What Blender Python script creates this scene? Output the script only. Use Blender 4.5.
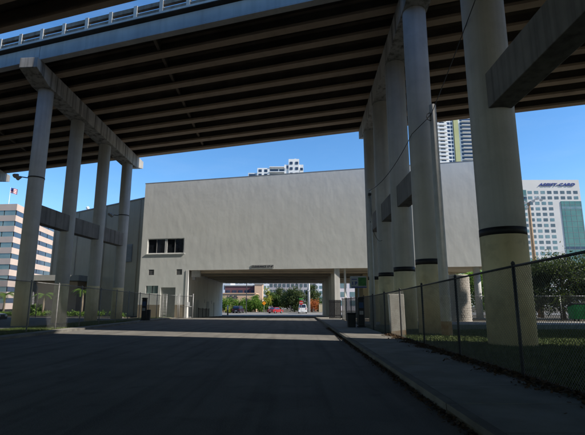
import bpy, math, random
import numpy as np
from mathutils import Vector, Matrix
R = math.radians
random.seed(7); rng = np.random.default_rng(7)
for o in list(bpy.data.objects): bpy.data.objects.remove(o)
sc = bpy.context.scene
col = sc.collection

# ---------------------------------------------------------------- camera
cd = bpy.data.cameras.new('camera'); cam = bpy.data.objects.new('camera', cd); col.objects.link(cam)
cam.location = (0, 0, 1.6); cam.rotation_euler = (R(90 + 11), 0, R(0.33))
cd.sensor_width = 36; cd.lens = 27.2; cd.clip_end = 4000; cd.clip_start = 0.05
sc.camera = cam
# ---------------------------------------------------------------- sky and sun
SUN_AZ, SUN_EL = 107.0, 38.0
w = bpy.data.worlds.new('World'); sc.world = w; w.use_nodes = True
wn = w.node_tree.nodes; wl = w.node_tree.links
bg = wn['Background']; sky = wn.new('ShaderNodeTexSky'); sky.sky_type = 'NISHITA'
sky.sun_disc = False; sky.sun_elevation = R(SUN_EL); sky.sun_rotation = R(SUN_AZ)
sky.altitude = 0; sky.air_density = 1.0; sky.dust_density = 0.3; sky.ozone_density = 4.0
hs = wn.new('ShaderNodeHueSaturation'); hs.inputs['Saturation'].default_value = 1.2; hs.inputs['Value'].default_value = 1.0
wl.new(sky.outputs[0], hs.inputs['Color']); ctc = wn.new('ShaderNodeTexCoord'); cmp_ = wn.new('ShaderNodeMapping'); cmp_.inputs['Scale'].default_value = (1.6, 1.6, 6.0); cmp_.inputs['Rotation'].default_value = (0.35, 0.2, 0.6)
cnz = wn.new('ShaderNodeTexNoise'); cnz.inputs['Scale'].default_value = 2.4; cnz.inputs['Detail'].default_value = 9; cnz.inputs['Roughness'].default_value = 0.62
cmr = wn.new('ShaderNodeMapRange'); cmr.inputs[1].default_value = 0.50; cmr.inputs[2].default_value = 0.80; cmr.inputs[4].default_value = 0.05
cmx = wn.new('ShaderNodeMix'); cmx.data_type = 'RGBA'; cmx.inputs[7].default_value = (5.0, 5.3, 5.6, 1)
wl.new(ctc.outputs['Generated'], cmp_.inputs['Vector']); wl.new(cmp_.outputs[0], cnz.inputs['Vector']); wl.new(cnz.outputs[0], cmr.inputs[0]); wl.new(cmr.outputs[0], cmx.inputs[0])
wl.new(hs.outputs[0], cmx.inputs[6]); wl.new(cmx.outputs[2], bg.inputs[0]); bg.inputs[1].default_value = 0.15
sd = bpy.data.lights.new('sun', 'SUN'); sun = bpy.data.objects.new('sun', sd); col.objects.link(sun)
sd.energy = 5.0; sd.angle = R(0.53); sd.color = (1, 0.93, 0.83)
sv = Vector((math.sin(R(SUN_AZ)) * math.cos(R(SUN_EL)), math.cos(R(SUN_AZ)) * math.cos(R(SUN_EL)), math.sin(R(SUN_EL))))
sun.rotation_euler = (-sv).to_track_quat('-Z', 'Y').to_euler(); sun.location = sv * 200
sc.view_settings.view_transform = 'Standard'; sc.view_settings.look = 'None'
sc.view_settings.gamma = 1; sc.view_settings.use_curve_mapping = False
sc.view_settings.exposure = 0.5
sc.render.engine = 'CYCLES'
sc.cycles.max_bounces = 8; sc.cycles.diffuse_bounces = 4; sc.cycles.transparent_max_bounces = 16

# ---------------------------------------------------------------- materials
def mat(name, c1, c2=None, scale=3.0, rough=0.85, bump=0.0, bscale=40.0, spec=0.3, detail=6.0, streak=0.0, streakcol=(0.03, 0.03, 0.03),
        metal=0.0, stretch=(1, 1, 1), lo=0.35, hi=0.65, bdist=0.02, bstretch=None, stains=0.0, staincol=(0.05, 0.045, 0.04), stscale=0.6):
    m = bpy.data.materials.new(name); m.use_nodes = True
    n = m.node_tree.nodes; l = m.node_tree.links; b = n['Principled BSDF']
    b.inputs['Roughness'].default_value = rough; b.inputs['Metallic'].default_value = metal
    b.inputs['Specular IOR Level'].default_value = spec
    c2 = c2 or c1
    tc = n.new('ShaderNodeTexCoord')
    mp = n.new('ShaderNodeMapping'); mp.inputs['Scale'].default_value = stretch
    geo = n.new('ShaderNodeNewGeometry')
    l.new(geo.outputs['Position'], mp.inputs['Vector'])
    nz = n.new('ShaderNodeTexNoise'); nz.inputs['Scale'].default_value = scale; nz.inputs['Detail'].default_value = detail
    l.new(mp.outputs[0], nz.inputs['Vector'])
    mr = n.new('ShaderNodeMapRange'); mr.inputs[1].default_value = lo; mr.inputs[2].default_value = hi
    l.new(nz.outputs[0], mr.inputs[0])
    mx = n.new('ShaderNodeMix'); mx.data_type = 'RGBA'; mx.inputs[6].default_value = (*c1, 1); mx.inputs[7].default_value = (*c2, 1)
    l.new(mr.outputs[0], mx.inputs[0]); out = mx.outputs[2]
    if stains:
        n3 = n.new('ShaderNodeTexNoise'); n3.inputs['Scale'].default_value = stscale; n3.inputs['Detail'].default_value = 8; n3.inputs['Roughness'].default_value = 0.65
        l.new(geo.outputs['Position'], n3.inputs['Vector'])
        r3 = n.new('ShaderNodeMapRange'); r3.inputs[1].default_value = 0.5; r3.inputs[2].default_value = 0.72; r3.inputs[4].default_value = stains
        l.new(n3.outputs[0], r3.inputs[0])
        m3 = n.new('ShaderNodeMix'); m3.data_type = 'RGBA'; m3.inputs[7].default_value = (*staincol, 1)
        l.new(r3.outputs[0], m3.inputs[0]); l.new(out, m3.inputs[6]); out = m3.outputs[2]
    if streak:
        m2 = n.new('ShaderNodeMapping'); m2.inputs['Scale'].default_value = (1.9, 1.9, 0.05)
        l.new(geo.outputs['Position'], m2.inputs['Vector'])
        n2 = n.new('ShaderNodeTexNoise'); n2.inputs['Scale'].default_value = 1.6; n2.inputs['Detail'].default_value = 5
        l.new(m2.outputs[0], n2.inputs['Vector'])
        r2 = n.new('ShaderNodeMapRange'); r2.inputs[1].default_value = 0.46; r2.inputs[2].default_value = 0.76; r2.inputs[4].default_value = streak
        l.new(n2.outputs[0], r2.inputs[0])
        x2 = n.new('ShaderNodeMix'); x2.data_type = 'RGBA'; x2.inputs[7].default_value = (*streakcol, 1)
        l.new(r2.outputs[0], x2.inputs[0]); l.new(out, x2.inputs[6]); out = x2.outputs[2]
    l.new(out, b.inputs['Base Color'])
    if bump:
        nb = n.new('ShaderNodeTexNoise'); nb.inputs['Scale'].default_value = bscale; nb.inputs['Detail'].default_value = 6
        if bstretch:
            mb_ = n.new('ShaderNodeMapping'); mb_.inputs['Scale'].default_value = bstretch
            l.new(geo.outputs['Position'], mb_.inputs['Vector']); l.new(mb_.outputs[0], nb.inputs['Vector'])
        else: l.new(geo.outputs['Position'], nb.inputs['Vector'])
        bp = n.new('ShaderNodeBump'); bp.inputs['Strength'].default_value = bump; bp.inputs['Distance'].default_value = bdist
        l.new(nb.outputs[0], bp.inputs['Height']); l.new(bp.outputs[0], b.inputs['Normal'])
    return m

M = {}
M['asphalt'] = mat('asphalt', (0.14, 0.133, 0.12), (0.20, 0.19, 0.17), 0.7, 0.9, 0.5, 90, 0.25, stains=0.5, staincol=(0.06, 0.058, 0.055), stscale=0.35)
def asphaltify(m):
    n = m.node_tree.nodes; l = m.node_tree.links; b = n['Principled BSDF']; src = b.inputs['Base Color'].links[0].from_socket
    geo = n.new('ShaderNodeNewGeometry')
    def layer(src, scale, stretch, lo, hi, amt, c, detail=4, typ='noise'):
        mp = n.new('ShaderNodeMapping'); mp.inputs['Scale'].default_value = stretch; l.new(geo.outputs['Position'], mp.inputs['Vector'])
        if typ == 'noise':
            t = n.new('ShaderNodeTexNoise'); t.inputs['Detail'].default_value = detail
        else:
            t = n.new('ShaderNodeTexVoronoi'); t.feature = 'DISTANCE_TO_EDGE'
            w_ = n.new('ShaderNodeTexNoise'); w_.inputs['Scale'].default_value = 1.2; l.new(mp.outputs[0], w_.inputs['Vector'])
            ad = n.new('ShaderNodeMix'); ad.data_type = 'VECTOR'; ad.inputs[0].default_value = 0.35; l.new(mp.outputs[0], ad.inputs[4]); l.new(w_.outputs['Color'], ad.inputs[5]); mp = ad
        t.inputs['Scale'].default_value = scale; l.new(mp.outputs[0] if typ == 'noise' else mp.outputs[1], t.inputs['Vector'])
        r = n.new('ShaderNodeMapRange'); r.inputs[1].default_value = lo; r.inputs[2].default_value = hi; r.inputs[4].default_value = amt; l.new(t.outputs[0] if typ != 'noise' else t.outputs[0], r.inputs[0])
        x = n.new('ShaderNodeMix'); x.data_type = 'RGBA'; x.inputs[7].default_value = (*c, 1); l.new(r.outputs[0], x.inputs[0]); l.new(src, x.inputs[6]); return x.outputs[2]
    src = layer(src, 2.2, (1, .04, 1), .48, .66, .55, (0.07, 0.066, 0.06))
    src = layer(src, 55, (1, 1, 1), .52, .66, .6, (0.26, 0.245, 0.22), 2)
    src = layer(src, 70, (1, 1, 1), .56, .7, .7, (0.04, 0.04, 0.04), 2)
    src = layer(src, .9, (1, .6, 1), .5, .75, .45, (0.25, 0.235, 0.21), 8)
    src = layer(src, 1.7, (1, 1, 1), .58, .74, .5, (0.07, 0.068, 0.064), 9)
    l.new(src, b.inputs['Base Color'])
asphaltify(M['asphalt'])
M['asphalt_patch'] = mat('asphalt_patch', (0.08, 0.077, 0.072), (0.12, 0.115, 0.106), 2, 0.9, 0.5, 90)
M['street'] = mat('street', (0.17, 0.165, 0.15), (0.22, 0.21, 0.19), 0.5, 0.9, 0.2, 30)
M['walk'] = mat('walk', (0.20, 0.19, 0.165), (0.27, 0.255, 0.225), 1.2, 0.9, 0.35, 70, stains=0.45, staincol=(0.1, 0.09, 0.075), stscale=0.9)
M['kerb'] = mat('kerb', (0.11, 0.105, 0.095), (0.17, 0.16, 0.14), 2, 0.9, 0.4, 50, stains=0.7)
M['soil'] = mat('soil', (0.06, 0.05, 0.035), (0.1, 0.085, 0.06), 1.3, 1.0, 0.8, 15)
M['lawn'] = mat('lawn', (0.035, 0.055, 0.015), (0.07, 0.075, 0.03), 1.5, 1.0, 0.9, 25)
M['grass'] = mat('grass', (0.06, 0.10, 0.02), (0.12, 0.15, 0.04), 1.1, 0.7, 0, 25)
M['litter'] = mat('litter', (0.05, 0.03, 0.016), (0.10, 0.06, 0.03), 6, 0.9)
M['conc'] = mat('bridge_concrete', (0.27, 0.265, 0.25), (0.34, 0.33, 0.31), 0.9, 0.9, 0.25, 25, streak=0.55, streakcol=(0.10, 0.095, 0.09))
M['cap'] = mat('cap_concrete', (0.26, 0.255, 0.24), (0.34, 0.33, 0.31), 0.9, 0.9, 0.25, 25, streak=1.0, streakcol=(0.035, 0.033, 0.03))
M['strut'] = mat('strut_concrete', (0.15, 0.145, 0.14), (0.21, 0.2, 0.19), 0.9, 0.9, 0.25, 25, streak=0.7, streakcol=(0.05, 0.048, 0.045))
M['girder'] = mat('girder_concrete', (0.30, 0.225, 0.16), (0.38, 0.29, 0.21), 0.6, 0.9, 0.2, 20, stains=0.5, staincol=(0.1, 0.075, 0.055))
M['parapet'] = mat('weathered_parapet', (0.13, 0.12, 0.105), (0.2, 0.185, 0.165), 1.5, 0.95, 0.2, 20, streak=0.6, streakcol=(0.05, 0.045, 0.04))
M['web'] = mat('shade_dark_girder_web', (0.11, 0.088, 0.07), (0.17, 0.135, 0.105), 0.6, 0.95, 0.2, 20)  # shade under the deck put into the colour of webs and diaphragms
M['fascia'] = mat('fascia_concrete', (0.38, 0.38, 0.38), (0.46, 0.46, 0.45), 0.5, 0.9, 0.15, 20, streak=0.3, streakcol=(0.2, 0.19, 0.18))
M['deckunder'] = mat('deck_concrete', (0.045, 0.04, 0.035), (0.07, 0.06, 0.05), 0.8, 0.95, 0.2, 20)  # darkened so the gaps between girders hold painted deep shade
M['colgrey'] = mat('column_grey_paint', (0.45, 0.45, 0.45), (0.51, 0.51, 0.505), 0.7, 0.95, 0.25, 18, 0.08, streak=0.5, streakcol=(0.30, 0.295, 0.29), stains=0.35, staincol=(0.32, 0.31, 0.30), stscale=1.1)
M['colyellow'] = mat('column_cream_paint', (0.63, 0.525, 0.31), (0.70, 0.595, 0.365), 0.9, 0.95, 0.15, 30, 0.08, stains=0.5, staincol=(0.30, 0.25, 0.15), stscale=1.4, streak=0.4, streakcol=(0.36, 0.30, 0.19))
M['black'] = mat('black_paint', (0.012, 0.012, 0.013), (0.02, 0.02, 0.02), 4, 0.6)
M['galv'] = mat('galvanised_steel', (0.28, 0.285, 0.29), (0.36, 0.36, 0.36), 8, 0.5, metal=0.3)
M['oldgalv'] = mat('weathered_galvanised_steel', (0.16, 0.16, 0.16), (0.24, 0.235, 0.23), 8, 0.6, metal=0.2)
M['darksteel'] = mat('dark_steel', (0.03, 0.032, 0.036), (0.05, 0.05, 0.055), 8, 0.55)
M['wire'] = mat('fence_wire', (0.12, 0.12, 0.12), (0.18, 0.18, 0.175), 6, 0.6, metal=0.2)
M['poleconc'] = mat('pole_concrete', (0.46, 0.455, 0.43), (0.55, 0.54, 0.51), 2, 0.9, 0.3, 40, streak=0.4, streakcol=(0.13, 0.11, 0.09))
M['painted_sun_patch'] = mat('painted_sun_concrete', (0.5, 0.48, 0.43), (0.62, 0.6, 0.55), 2.5, 0.9, 0.3, 40, stains=0.6, staincol=(0.3, 0.25, 0.18), stscale=2)  # pale tone carries painted sunlight for the pole foot and the added pier
M['rust'] = mat('rust_stain', (0.30, 0.17, 0.07), (0.40, 0.30, 0.18), 4, 0.9)
M['stucco'] = mat('white_stucco', (0.785, 0.79, 0.755), (0.835, 0.84, 0.80), 0.3, 0.9, 0.36, 1.3, 0.2, streak=0.22, streakcol=(0.62, 0.62, 0.60), bdist=0.05, bstretch=(1.0, 1.0, 0.6), stains=0.22, staincol=(0.55, 0.54, 0.49), stscale=0.35)
M['dado'] = mat('tan_dado_paint', (0.34, 0.28, 0.20), (0.38, 0.32, 0.23), 1, 0.9)
M['soffit'] = mat('soffit_paint', (0.60, 0.53, 0.42), (0.68, 0.60, 0.48), 0.5, 0.9, stains=0.4, staincol=(0.2, 0.16, 0.12))
M['innerwall'] = mat('inner_wall_paint', (0.6, 0.59, 0.56), (0.68, 0.67, 0.64), 0.5, 0.9, 0.2, 4, streak=0.4, streakcol=(0.22, 0.21, 0.19))
M['cream'] = mat('cream_paint', (0.45, 0.385, 0.25), (0.5, 0.43, 0.29), 0.8, 0.9)
M['tan'] = mat('tan_stucco', (0.40, 0.335, 0.245), (0.46, 0.39, 0.29), 0.25, 0.9, 0.3, 1.5, streak=0.2, streakcol=(0.28, 0.24, 0.18), bdist=0.08)
M['louver'] = mat('grey_louver', (0.22, 0.225, 0.23), (0.26, 0.26, 0.265), 2, 0.7)
M['glass'] = mat('dark_glass', (0.012, 0.014, 0.018), (0.02, 0.024, 0.03), 2, 0.06, spec=0.6)
M['glassblue'] = mat('blue_glass', (0.02, 0.035, 0.07), (0.04, 0.06, 0.10), 0.3, 0.08, spec=0.6)
M['glassgreen'] = mat('green_glass', (0.06, 0.16, 0.14), (0.11, 0.24, 0.20), 0.12, 0.15, spec=0.6)
M['glassgrey'] = mat('grey_glass', (0.07, 0.09, 0.10), (0.12, 0.15, 0.155), 0.2, 0.1, spec=0.6)
M['glasspale'] = mat('pale_glass', (0.12, 0.20, 0.21), (0.2, 0.28, 0.28), 0.2, 0.1, spec=0.6)
M['whitetrim'] = mat('white_trim', (0.72, 0.72, 0.70), (0.8, 0.8, 0.78), 3, 0.6)
M['metaldoor'] = mat('grey_metal_door', (0.36, 0.36, 0.345), (0.42, 0.42, 0.40), 3, 0.6)
M['beige'] = mat('beige_cladding', (0.46, 0.36, 0.30), (0.52, 0.41, 0.345), 0.2, 0.85)
M['whitetower'] = mat('white_tower_paint', (0.62, 0.59, 0.55), (0.67, 0.64, 0.60), 0.1, 0.85)
M['condo'] = mat('condo_white_paint', (0.68, 0.69, 0.69), (0.75, 0.75, 0.74), 0.1, 0.8)
M['lime'] = mat('lime_paint', (0.40, 0.41, 0.2), (0.44, 0.45, 0.24), 0.1, 0.8)
M['signblue'] = mat('sign_blue', (0.02, 0.045, 0.22), None, 1, 0.5)
M['signwhite'] = mat('sign_white', (0.62, 0.63, 0.64), (0.7, 0.7, 0.7), 3, 0.5)
M['signgreen'] = mat('sign_green', (0.05, 0.25, 0.05), (0.08, 0.32, 0.07), 4, 0.5)
M['signdull'] = mat('sign_dull_white', (0.33, 0.34, 0.36), (0.40, 0.41, 0.43), 6, 0.6)
M['signdullgreen'] = mat('sign_dull_green', (0.03, 0.12, 0.035), (0.07, 0.2, 0.06), 7, 0.6)
M['signred'] = mat('sign_red', (0.45, 0.02, 0.02), None, 1, 0.5)
M['signorange'] = mat('sign_orange', (0.75, 0.25, 0.01), None, 1, 0.5)
M['signplate'] = mat('sign_plate_grey', (0.36, 0.36, 0.35), (0.42, 0.42, 0.41), 4, 0.7)
M['signtext'] = mat('sign_dark_text', (0.05, 0.05, 0.06), None, 1, 0.7)
M['brickpeach'] = mat('peach_stucco', (0.60, 0.40, 0.26), (0.66, 0.45, 0.30), 0.3, 0.9)
M['maroon'] = mat('maroon_wall', (0.12, 0.055, 0.06), (0.17, 0.08, 0.085), 0.3, 0.85)
M['paleblue'] = mat('pale_blue_wall', (0.52, 0.57, 0.62), (0.62, 0.66, 0.70), 0.1, 0.85)
M['palepink'] = mat('pale_pink_wall', (0.66, 0.58, 0.56), (0.72, 0.64, 0.62), 0.1, 0.85)
M['dustypink'] = mat('dusty_pink_wall', (0.36, 0.32, 0.31), (0.46, 0.42, 0.41), 0.15, 0.9, stains=0.4, staincol=(0.25, 0.22, 0.21), stscale=0.2)
M['greyroof'] = mat('grey_roof', (0.28, 0.285, 0.27), (0.34, 0.34, 0.325), 0.6, 0.9)
M['bark'] = mat('bark', (0.09, 0.065, 0.045), (0.16, 0.125, 0.09), 5, 0.95, 0.8, 18)
M['palmbark'] = mat('palm_bark', (0.22, 0.18, 0.13), (0.30, 0.25, 0.19), 5, 0.95, 0.6, 18)
M['wood'] = mat('wood_pole', (0.24, 0.16, 0.10), (0.31, 0.22, 0.14), 3, 0.9)
def leafmat(name, a, b, sc_=0.5):
    m = mat(name, a, b, sc_, 0.6, 0, spec=0.35)
    n = m.node_tree.nodes; l = m.node_tree.links; p = n['Principled BSDF']
    t = n.new('ShaderNodeBsdfTranslucent'); t.inputs[0].default_value = (b[0] * 1.3, b[1] * 1.5, b[2], 1)
    ms = n.new('ShaderNodeMixShader'); ms.inputs[0].default_value = 0.3
    l.new(p.outputs[0], ms.inputs[1]); l.new(t.outputs[0], ms.inputs[2]); l.new(ms.outputs[0], n['Material Output'].inputs[0])
    return m
M['leafdark'] = leafmat('leaf_dark', (0.025, 0.045, 0.012), (0.065, 0.085, 0.022))
M['leafmid'] = leafmat('leaf_mid', (0.045, 0.085, 0.018), (0.09, 0.14, 0.03))
M['leafbright'] = leafmat('leaf_bright', (0.08, 0.16, 0.02), (0.15, 0.24, 0.04))
M['leafyellow'] = leafmat('leaf_yellow', (0.20, 0.22, 0.03), (0.34, 0.32, 0.05))
M['flower'] = leafmat('flower_orange', (0.35, 0.08, 0.03), (0.45, 0.16, 0.05), 3)
M['tyre'] = mat('tyre', (0.015, 0.015, 0.015), None, 3, 0.9)
M['chrome'] = mat('wheel_metal', (0.4, 0.4, 0.42), None, 3, 0.35, metal=0.8)
M['carred'] = mat('red_car_paint', (0.28, 0.012, 0.016), None, 1, 0.25, spec=0.6)
M['carblack'] = mat('black_car_paint', (0.012, 0.013, 0.016), None, 1, 0.2, spec=0.6)
M['carwhite'] = mat('white_car_paint', (0.75, 0.75, 0.74), None, 1, 0.3, spec=0.5)
M['carplum'] = mat('plum_car_paint', (0.03, 0.018, 0.03), None, 1, 0.3, spec=0.5)
M['lampglass'] = mat('lamp_glass', (0.7, 0.7, 0.66), None, 1, 0.15, spec=0.6)
M['lampred'] = mat('tail_lamp', (0.4, 0.02, 0.02), None, 1, 0.2, spec=0.6)
M['dumpgreen'] = mat('green_steel_paint', (0.02, 0.26, 0.08), (0.04, 0.34, 0.12), 2, 0.5)
M['block'] = mat('concrete_block', (0.50, 0.455, 0.40), (0.58, 0.53, 0.47), 3, 0.95, 0.4, 30)
M['mortar'] = mat('mortar', (0.34, 0.31, 0.27), (0.4, 0.36, 0.32), 3, 0.95)
M['binblack'] = mat('black_plastic', (0.012, 0.013, 0.016), (0.02, 0.02, 0.024), 3, 0.5)
M['binblue'] = mat('blue_panel', (0.02, 0.05, 0.13), None, 3, 0.4)
M['flagred'] = mat('flag_red', (0.4, 0.03, 0.04), None, 3, 0.8)
M['flagblue'] = mat('flag_blue', (0.03, 0.05, 0.2), None, 3, 0.8)
M['flagwhite'] = mat('flag_white', (0.75, 0.75, 0.75), None, 3, 0.8)
M['backboard'] = mat('backboard_grey', (0.16, 0.165, 0.18), (0.2, 0.2, 0.22), 3, 0.7)

# ---------------------------------------------------------------- helpers
class MB:
    def __init__(s): s.v = []; s.f = []; s.m = []
    def face(s, pts, mi=0):
        b = len(s.v); s.v += [tuple(p) for p in pts]; s.f.append(tuple(range(b, b + len(pts)))); s.m.append(mi)
    def hexa(s, p, mi=0):       # p: 4 bottom (ccw) + 4 top
        b = len(s.v); s.v += [tuple(q) for q in p]
        for q in ((3, 2, 1, 0), (4, 5, 6, 7), (0, 1, 5, 4), (1, 2, 6, 5), (2, 3, 7, 6), (3, 0, 4, 7)):
            s.f.append(tuple(b + i for i in q)); s.m.append(mi)
        return s
    def box(s, x0, x1, y0, y1, z0, z1, mi=0):
        return s.hexa([(x0, y0, z0), (x1, y0, z0), (x1, y1, z0), (x0, y1, z0), (x0, y0, z1), (x1, y0, z1), (x1, y1, z1), (x0, y1, z1)], mi)
    def bar(s, a, b, wx, wy=None, mi=0, up=(0, 0, 1)):
        a = Vector(a); b = Vector(b); d = (b - a).normalized(); wy = wy or wx
        u = Vector(up)
        if abs(d.dot(u)) > 0.98: u = Vector((0, 1, 0))
        x = d.cross(u).normalized() * wx / 2; y = x.cross(d).normalized() * wy / 2
        return s.hexa([a - x - y, a + x - y, a + x + y, a - x + y, b - x - y, b + x - y, b + x + y, b - x + y], mi)
    def tube(s, pts, rad, n=10, cap=True, mi=0):
        pts = [Vector(p) for p in pts]; rad = rad if hasattr(rad, '__len__') else [rad] * len(pts)
        b = len(s.v); k = len(pts)
        for i, p in enumerate(pts):
            d = (pts[min(i + 1, k - 1)] - pts[max(i - 1, 0)]).normalized()
            u = Vector((0, 1, 0)) if abs(d.z) > 0.7 else Vector((0, 0, 1))
            x = d.cross(u).normalized(); y = x.cross(d).normalized()
            for j in range(n):
                a = 2 * math.pi * j / n; s.v.append(tuple(p + x * math.cos(a) * rad[i] + y * math.sin(a) * rad[i]))
        for i in range(k - 1):
            for j in range(n):
                s.f.append((b + i * n + j, b + i * n + (j + 1) % n, b + (i + 1) * n + (j + 1) % n, b + (i + 1) * n + j)); s.m.append(mi)
        if cap:
            s.f.append(tuple(b + j for j in reversed(range(n)))); s.m.append(mi)
            s.f.append(tuple(b + (k - 1) * n + j for j in range(n))); s.m.append(mi)
        return s
    def extr(s, prof, fa, fb, mi=0):   # polygon profile mapped at two ends by fa, fb
        n = len(prof); b = len(s.v); s.v += [tuple(fa(p)) for p in prof] + [tuple(fb(p)) for p in prof]
        for i in range(n):
            j = (i + 1) % n; s.f.append((b + i, b + j, b + n + j, b + n + i)); s.m.append(mi)
        s.f.append(tuple(b + i for i in reversed(range(n)))); s.m.append(mi)
        s.f.append(tuple(b + n + i for i in range(n))); s.m.append(mi)
        return s
    def mesh(s, name, mats, smooth=False):
        me = bpy.data.meshes.new(name); me.from_pydata(s.v, [], s.f)
        for m in (mats if isinstance(mats, (list, tuple)) else [mats]): me.materials.append(M[m])
        if any(s.m): me.polygons.foreach_set('material_index', s.m)
        me.update()
        import bmesh
        bm = bmesh.new(); bm.from_mesh(me); bmesh.ops.recalc_face_normals(bm, faces=bm.faces); bm.to_mesh(me); bm.free()
        if smooth:
            me.polygons.foreach_set('use_smooth', [len(p.vertices) == 4 for p in me.polygons]); 
        return me
    def build(s, name, mats, parent=None, smooth=False, bevel=0):
        o = bpy.data.objects.new(name, s.mesh(name, mats, smooth)); col.objects.link(o); o.parent = parent
        if smooth: o.shadow_terminator_geometry_offset = 0.0
        if bevel:
            b = o.modifiers.new('bevel', 'BEVEL'); b.width = bevel; b.segments = 2; b.limit_method = 'ANGLE'
        return o
def link(name, me, parent=None, loc=None, rotz=0, scale=None):
    o = bpy.data.objects.new(name, me); col.objects.link(o); o.parent = parent
    if loc is not None: o.location = loc
    o.rotation_euler.z = rotz
    if scale: o.scale = scale
    return o
def tag(o, label, cat, group=None):
    o['label'] = label; o['category'] = cat
    if group: o['group'] = group
    return o
def thing(name, label, cat, loc=(0, 0, 0), rotz=0, group=None):
    o = bpy.data.objects.new(name, None); col.objects.link(o); o.location = loc; o.rotation_euler = (0, 0, rotz); o.empty_display_size = 0.3
    return tag(o, label, cat, group)
def struct(o): o['kind'] = 'structure'; return o
def stuff(o): o['kind'] = 'stuff'; return o
def text_mesh(body, size, mat_, extrude=0.02, shear=0.0, bold=0.0, spacing=1.0):
    cu = bpy.data.curves.new('t', 'FONT'); cu.body = body; cu.size = size; cu.extrude = extrude; cu.shear = shear; cu.offset = bold
    cu.align_x = 'CENTER'; cu.align_y = 'CENTER'; cu.space_character = spacing; cu.resolution_u = 3
    o = bpy.data.objects.new('t', cu); col.objects.link(o)
    me = bpy.data.meshes.new_from_object(o.evaluated_get(bpy.context.evaluated_depsgraph_get()))
    bpy.data.objects.remove(o); me.materials.clear(); me.materials.append(M[mat_]); return me
def gz(y):      # ground falls gently under and beyond the building
    return 0.0 if y < 50 else (-0.7 * (y - 50) / 36 if y < 86 else -0.7)

# ---------------------------------------------------------------- ground, road, pavements
g = MB()
ys = [-400, 50, 86, 2500]
for a, b in zip(ys, ys[1:]):
    g.face([(-1500, a, gz(a) - 0.03), (1500, a, gz(a) - 0.03), (1500, b, gz(b) - 0.03), (-1500, b, gz(b) - 0.03)])
struct(g.build('ground', 'soil'))
KX = 2.25; LX = -13.1
g = MB(); g.face([(LX, -60, 0), (KX, -60, 0), (KX, 50, 0), (LX, 50, 0)])
g.face([(LX, 50, 0), (KX, 50, 0), (4.2, 86, -0.7), (-13.6, 86, -0.7)]); g.face([(-13.6, 86, -0.7), (4.2, 86, -0.7), (4.2, 93, -0.7), (-13.6, 93, -0.7)])
road = struct(g.build('road', 'asphalt'))
def patch(cx, cy, rx, ry, k=14):
    p = MB(); p.face([(cx + rx * math.cos(i * 6.283 / k) * random.uniform(.7, 1.1), cy + ry * math.sin(i * 6.283 / k) * random.uniform(.7, 1.1), 0.004) for i in range(k)])
    p.build('tar_patch', 'asphalt_patch', road)
def crack(x0, y0, x1, y1, wd):
    m = MB(); n = 40; a = Vector((x0, y0)); b = Vector((x1, y1)); d = (b - a).normalized(); nr = Vector((-d.y, d.x)); off = 0; pr = None
    for i in range(n + 1):
        off = off * .9 + random.gauss(0, .035); p = a.lerp(b, i / n) + nr * off; w_ = wd * random.uniform(.5, 1.3); q = (p - nr * w_, p + nr * w_)
        if pr: m.face([(pr[0].x, pr[0].y, .004), (q[0].x, q[0].y, .004), (q[1].x, q[1].y, .004), (pr[1].x, pr[1].y, .004)])
        pr = q
    m.build('crack_seal', 'asphalt_patch', road)
for a in ((-8.5, 13.6, -3.0, 14.4, .02), (-2.7, 14, -2.2, 40, .014), (-11, 28, 2, 25.2, .016), (-9.8, 19, -10.6, 40, .014)): crack(*a)
g = MB(); g.face([(-300, 93, -0.69), (300, 93, -0.69), (300, 112, -0.69), (-300, 112, -0.69)])
struct(g.build('cross_street', 'street'))
g = MB(); g.box(-300, 300, 112, 114.5, -0.8, -0.56)
struct(g.build('far_pavement', 'walk'))
# right sidewalk with kerb
g = MB(); g.box(KX + 0.16, 4.42, -20, 49.0, -0.1, 0.105); sw = struct(g.build('sidewalk', 'soil'))
slab = MB().box(0, 4.40 - KX - 0.17, 0.014, 1.488, 0, 0.03).mesh('slab', 'walk')
for i in range(46):
    link('slab', slab, sw, (KX + 0.172, -20 + i * 1.5, 0.102 + random.uniform(0, .006)))
g = MB(); g.box(KX, KX + 0.155, -20, 49.0, -0.1, 0.06); kb = struct(g.build('kerb', 'soil'))
ks = MB().box(0.0, 0.158, 0.01, 2.99, -0.05, 0.14).mesh('kerb_stone', 'kerb')
for i in range(23): link('kerb_stone', ks, kb, (KX - 0.002 + random.uniform(-.006, .006), -20 + i * 3, random.uniform(-.006, .004)))
# left sidewalk, verge, drives
g = MB(); g.box(-14.2, LX - 0.13, 2, 48.6, -0.1, 0.075); sl = struct(g.build('left_sidewalk', 'soil'))
slab2 = MB().box(-14.18, LX - 0.135, 0.008, 1.502, 0, 0.03).mesh('slab', 'walk')
for i in range(31): link('slab', slab2, sl, (0, 2 + i * 1.5, 0.072 + random.uniform(0, .006)))
g = MB(); g.box(LX - 0.125, LX, 2, 48.6, -0.1, 0.05); kl = struct(g.build('left_kerb', 'soil'))
ks2 = MB().box(LX - 0.126, LX + .002, 0.01, 2.99, -0.05, 0.115).mesh('kerb_stone', 'kerb')
for i in range(15): link('kerb_stone', ks2, kl, (0, 2 + i * 3, random.uniform(-.005, .004)))
g = MB(); g.box(-17.6, -14.21, 10, 56, -0.1, 0.06); struct(g.build('verge', 'lawn'))
g = MB(); g.face([(-80, 10, -0.01), (-17.62, 10, -0.01), (-17.62, 50.2, -0.01), (-80, 69.3, -0.01)]); struct(g.build('left_yard', 'asphalt'))
def by(X): return 52.5 - .306 * (X + 25)
def slant(x0, x1, d0, d1, z0, z1): return MB().hexa([(x0, by(x0) + d0, z0), (x1, by(x1) + d0, z0), (x1, by(x1) + d1, z0), (x0, by(x0) + d1, z0), (x0, by(x0) + d0, z1), (x1, by(x1) + d0, z1), (x1, by(x1) + d1, z1), (x0, by(x0) + d1, z1)])
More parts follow.
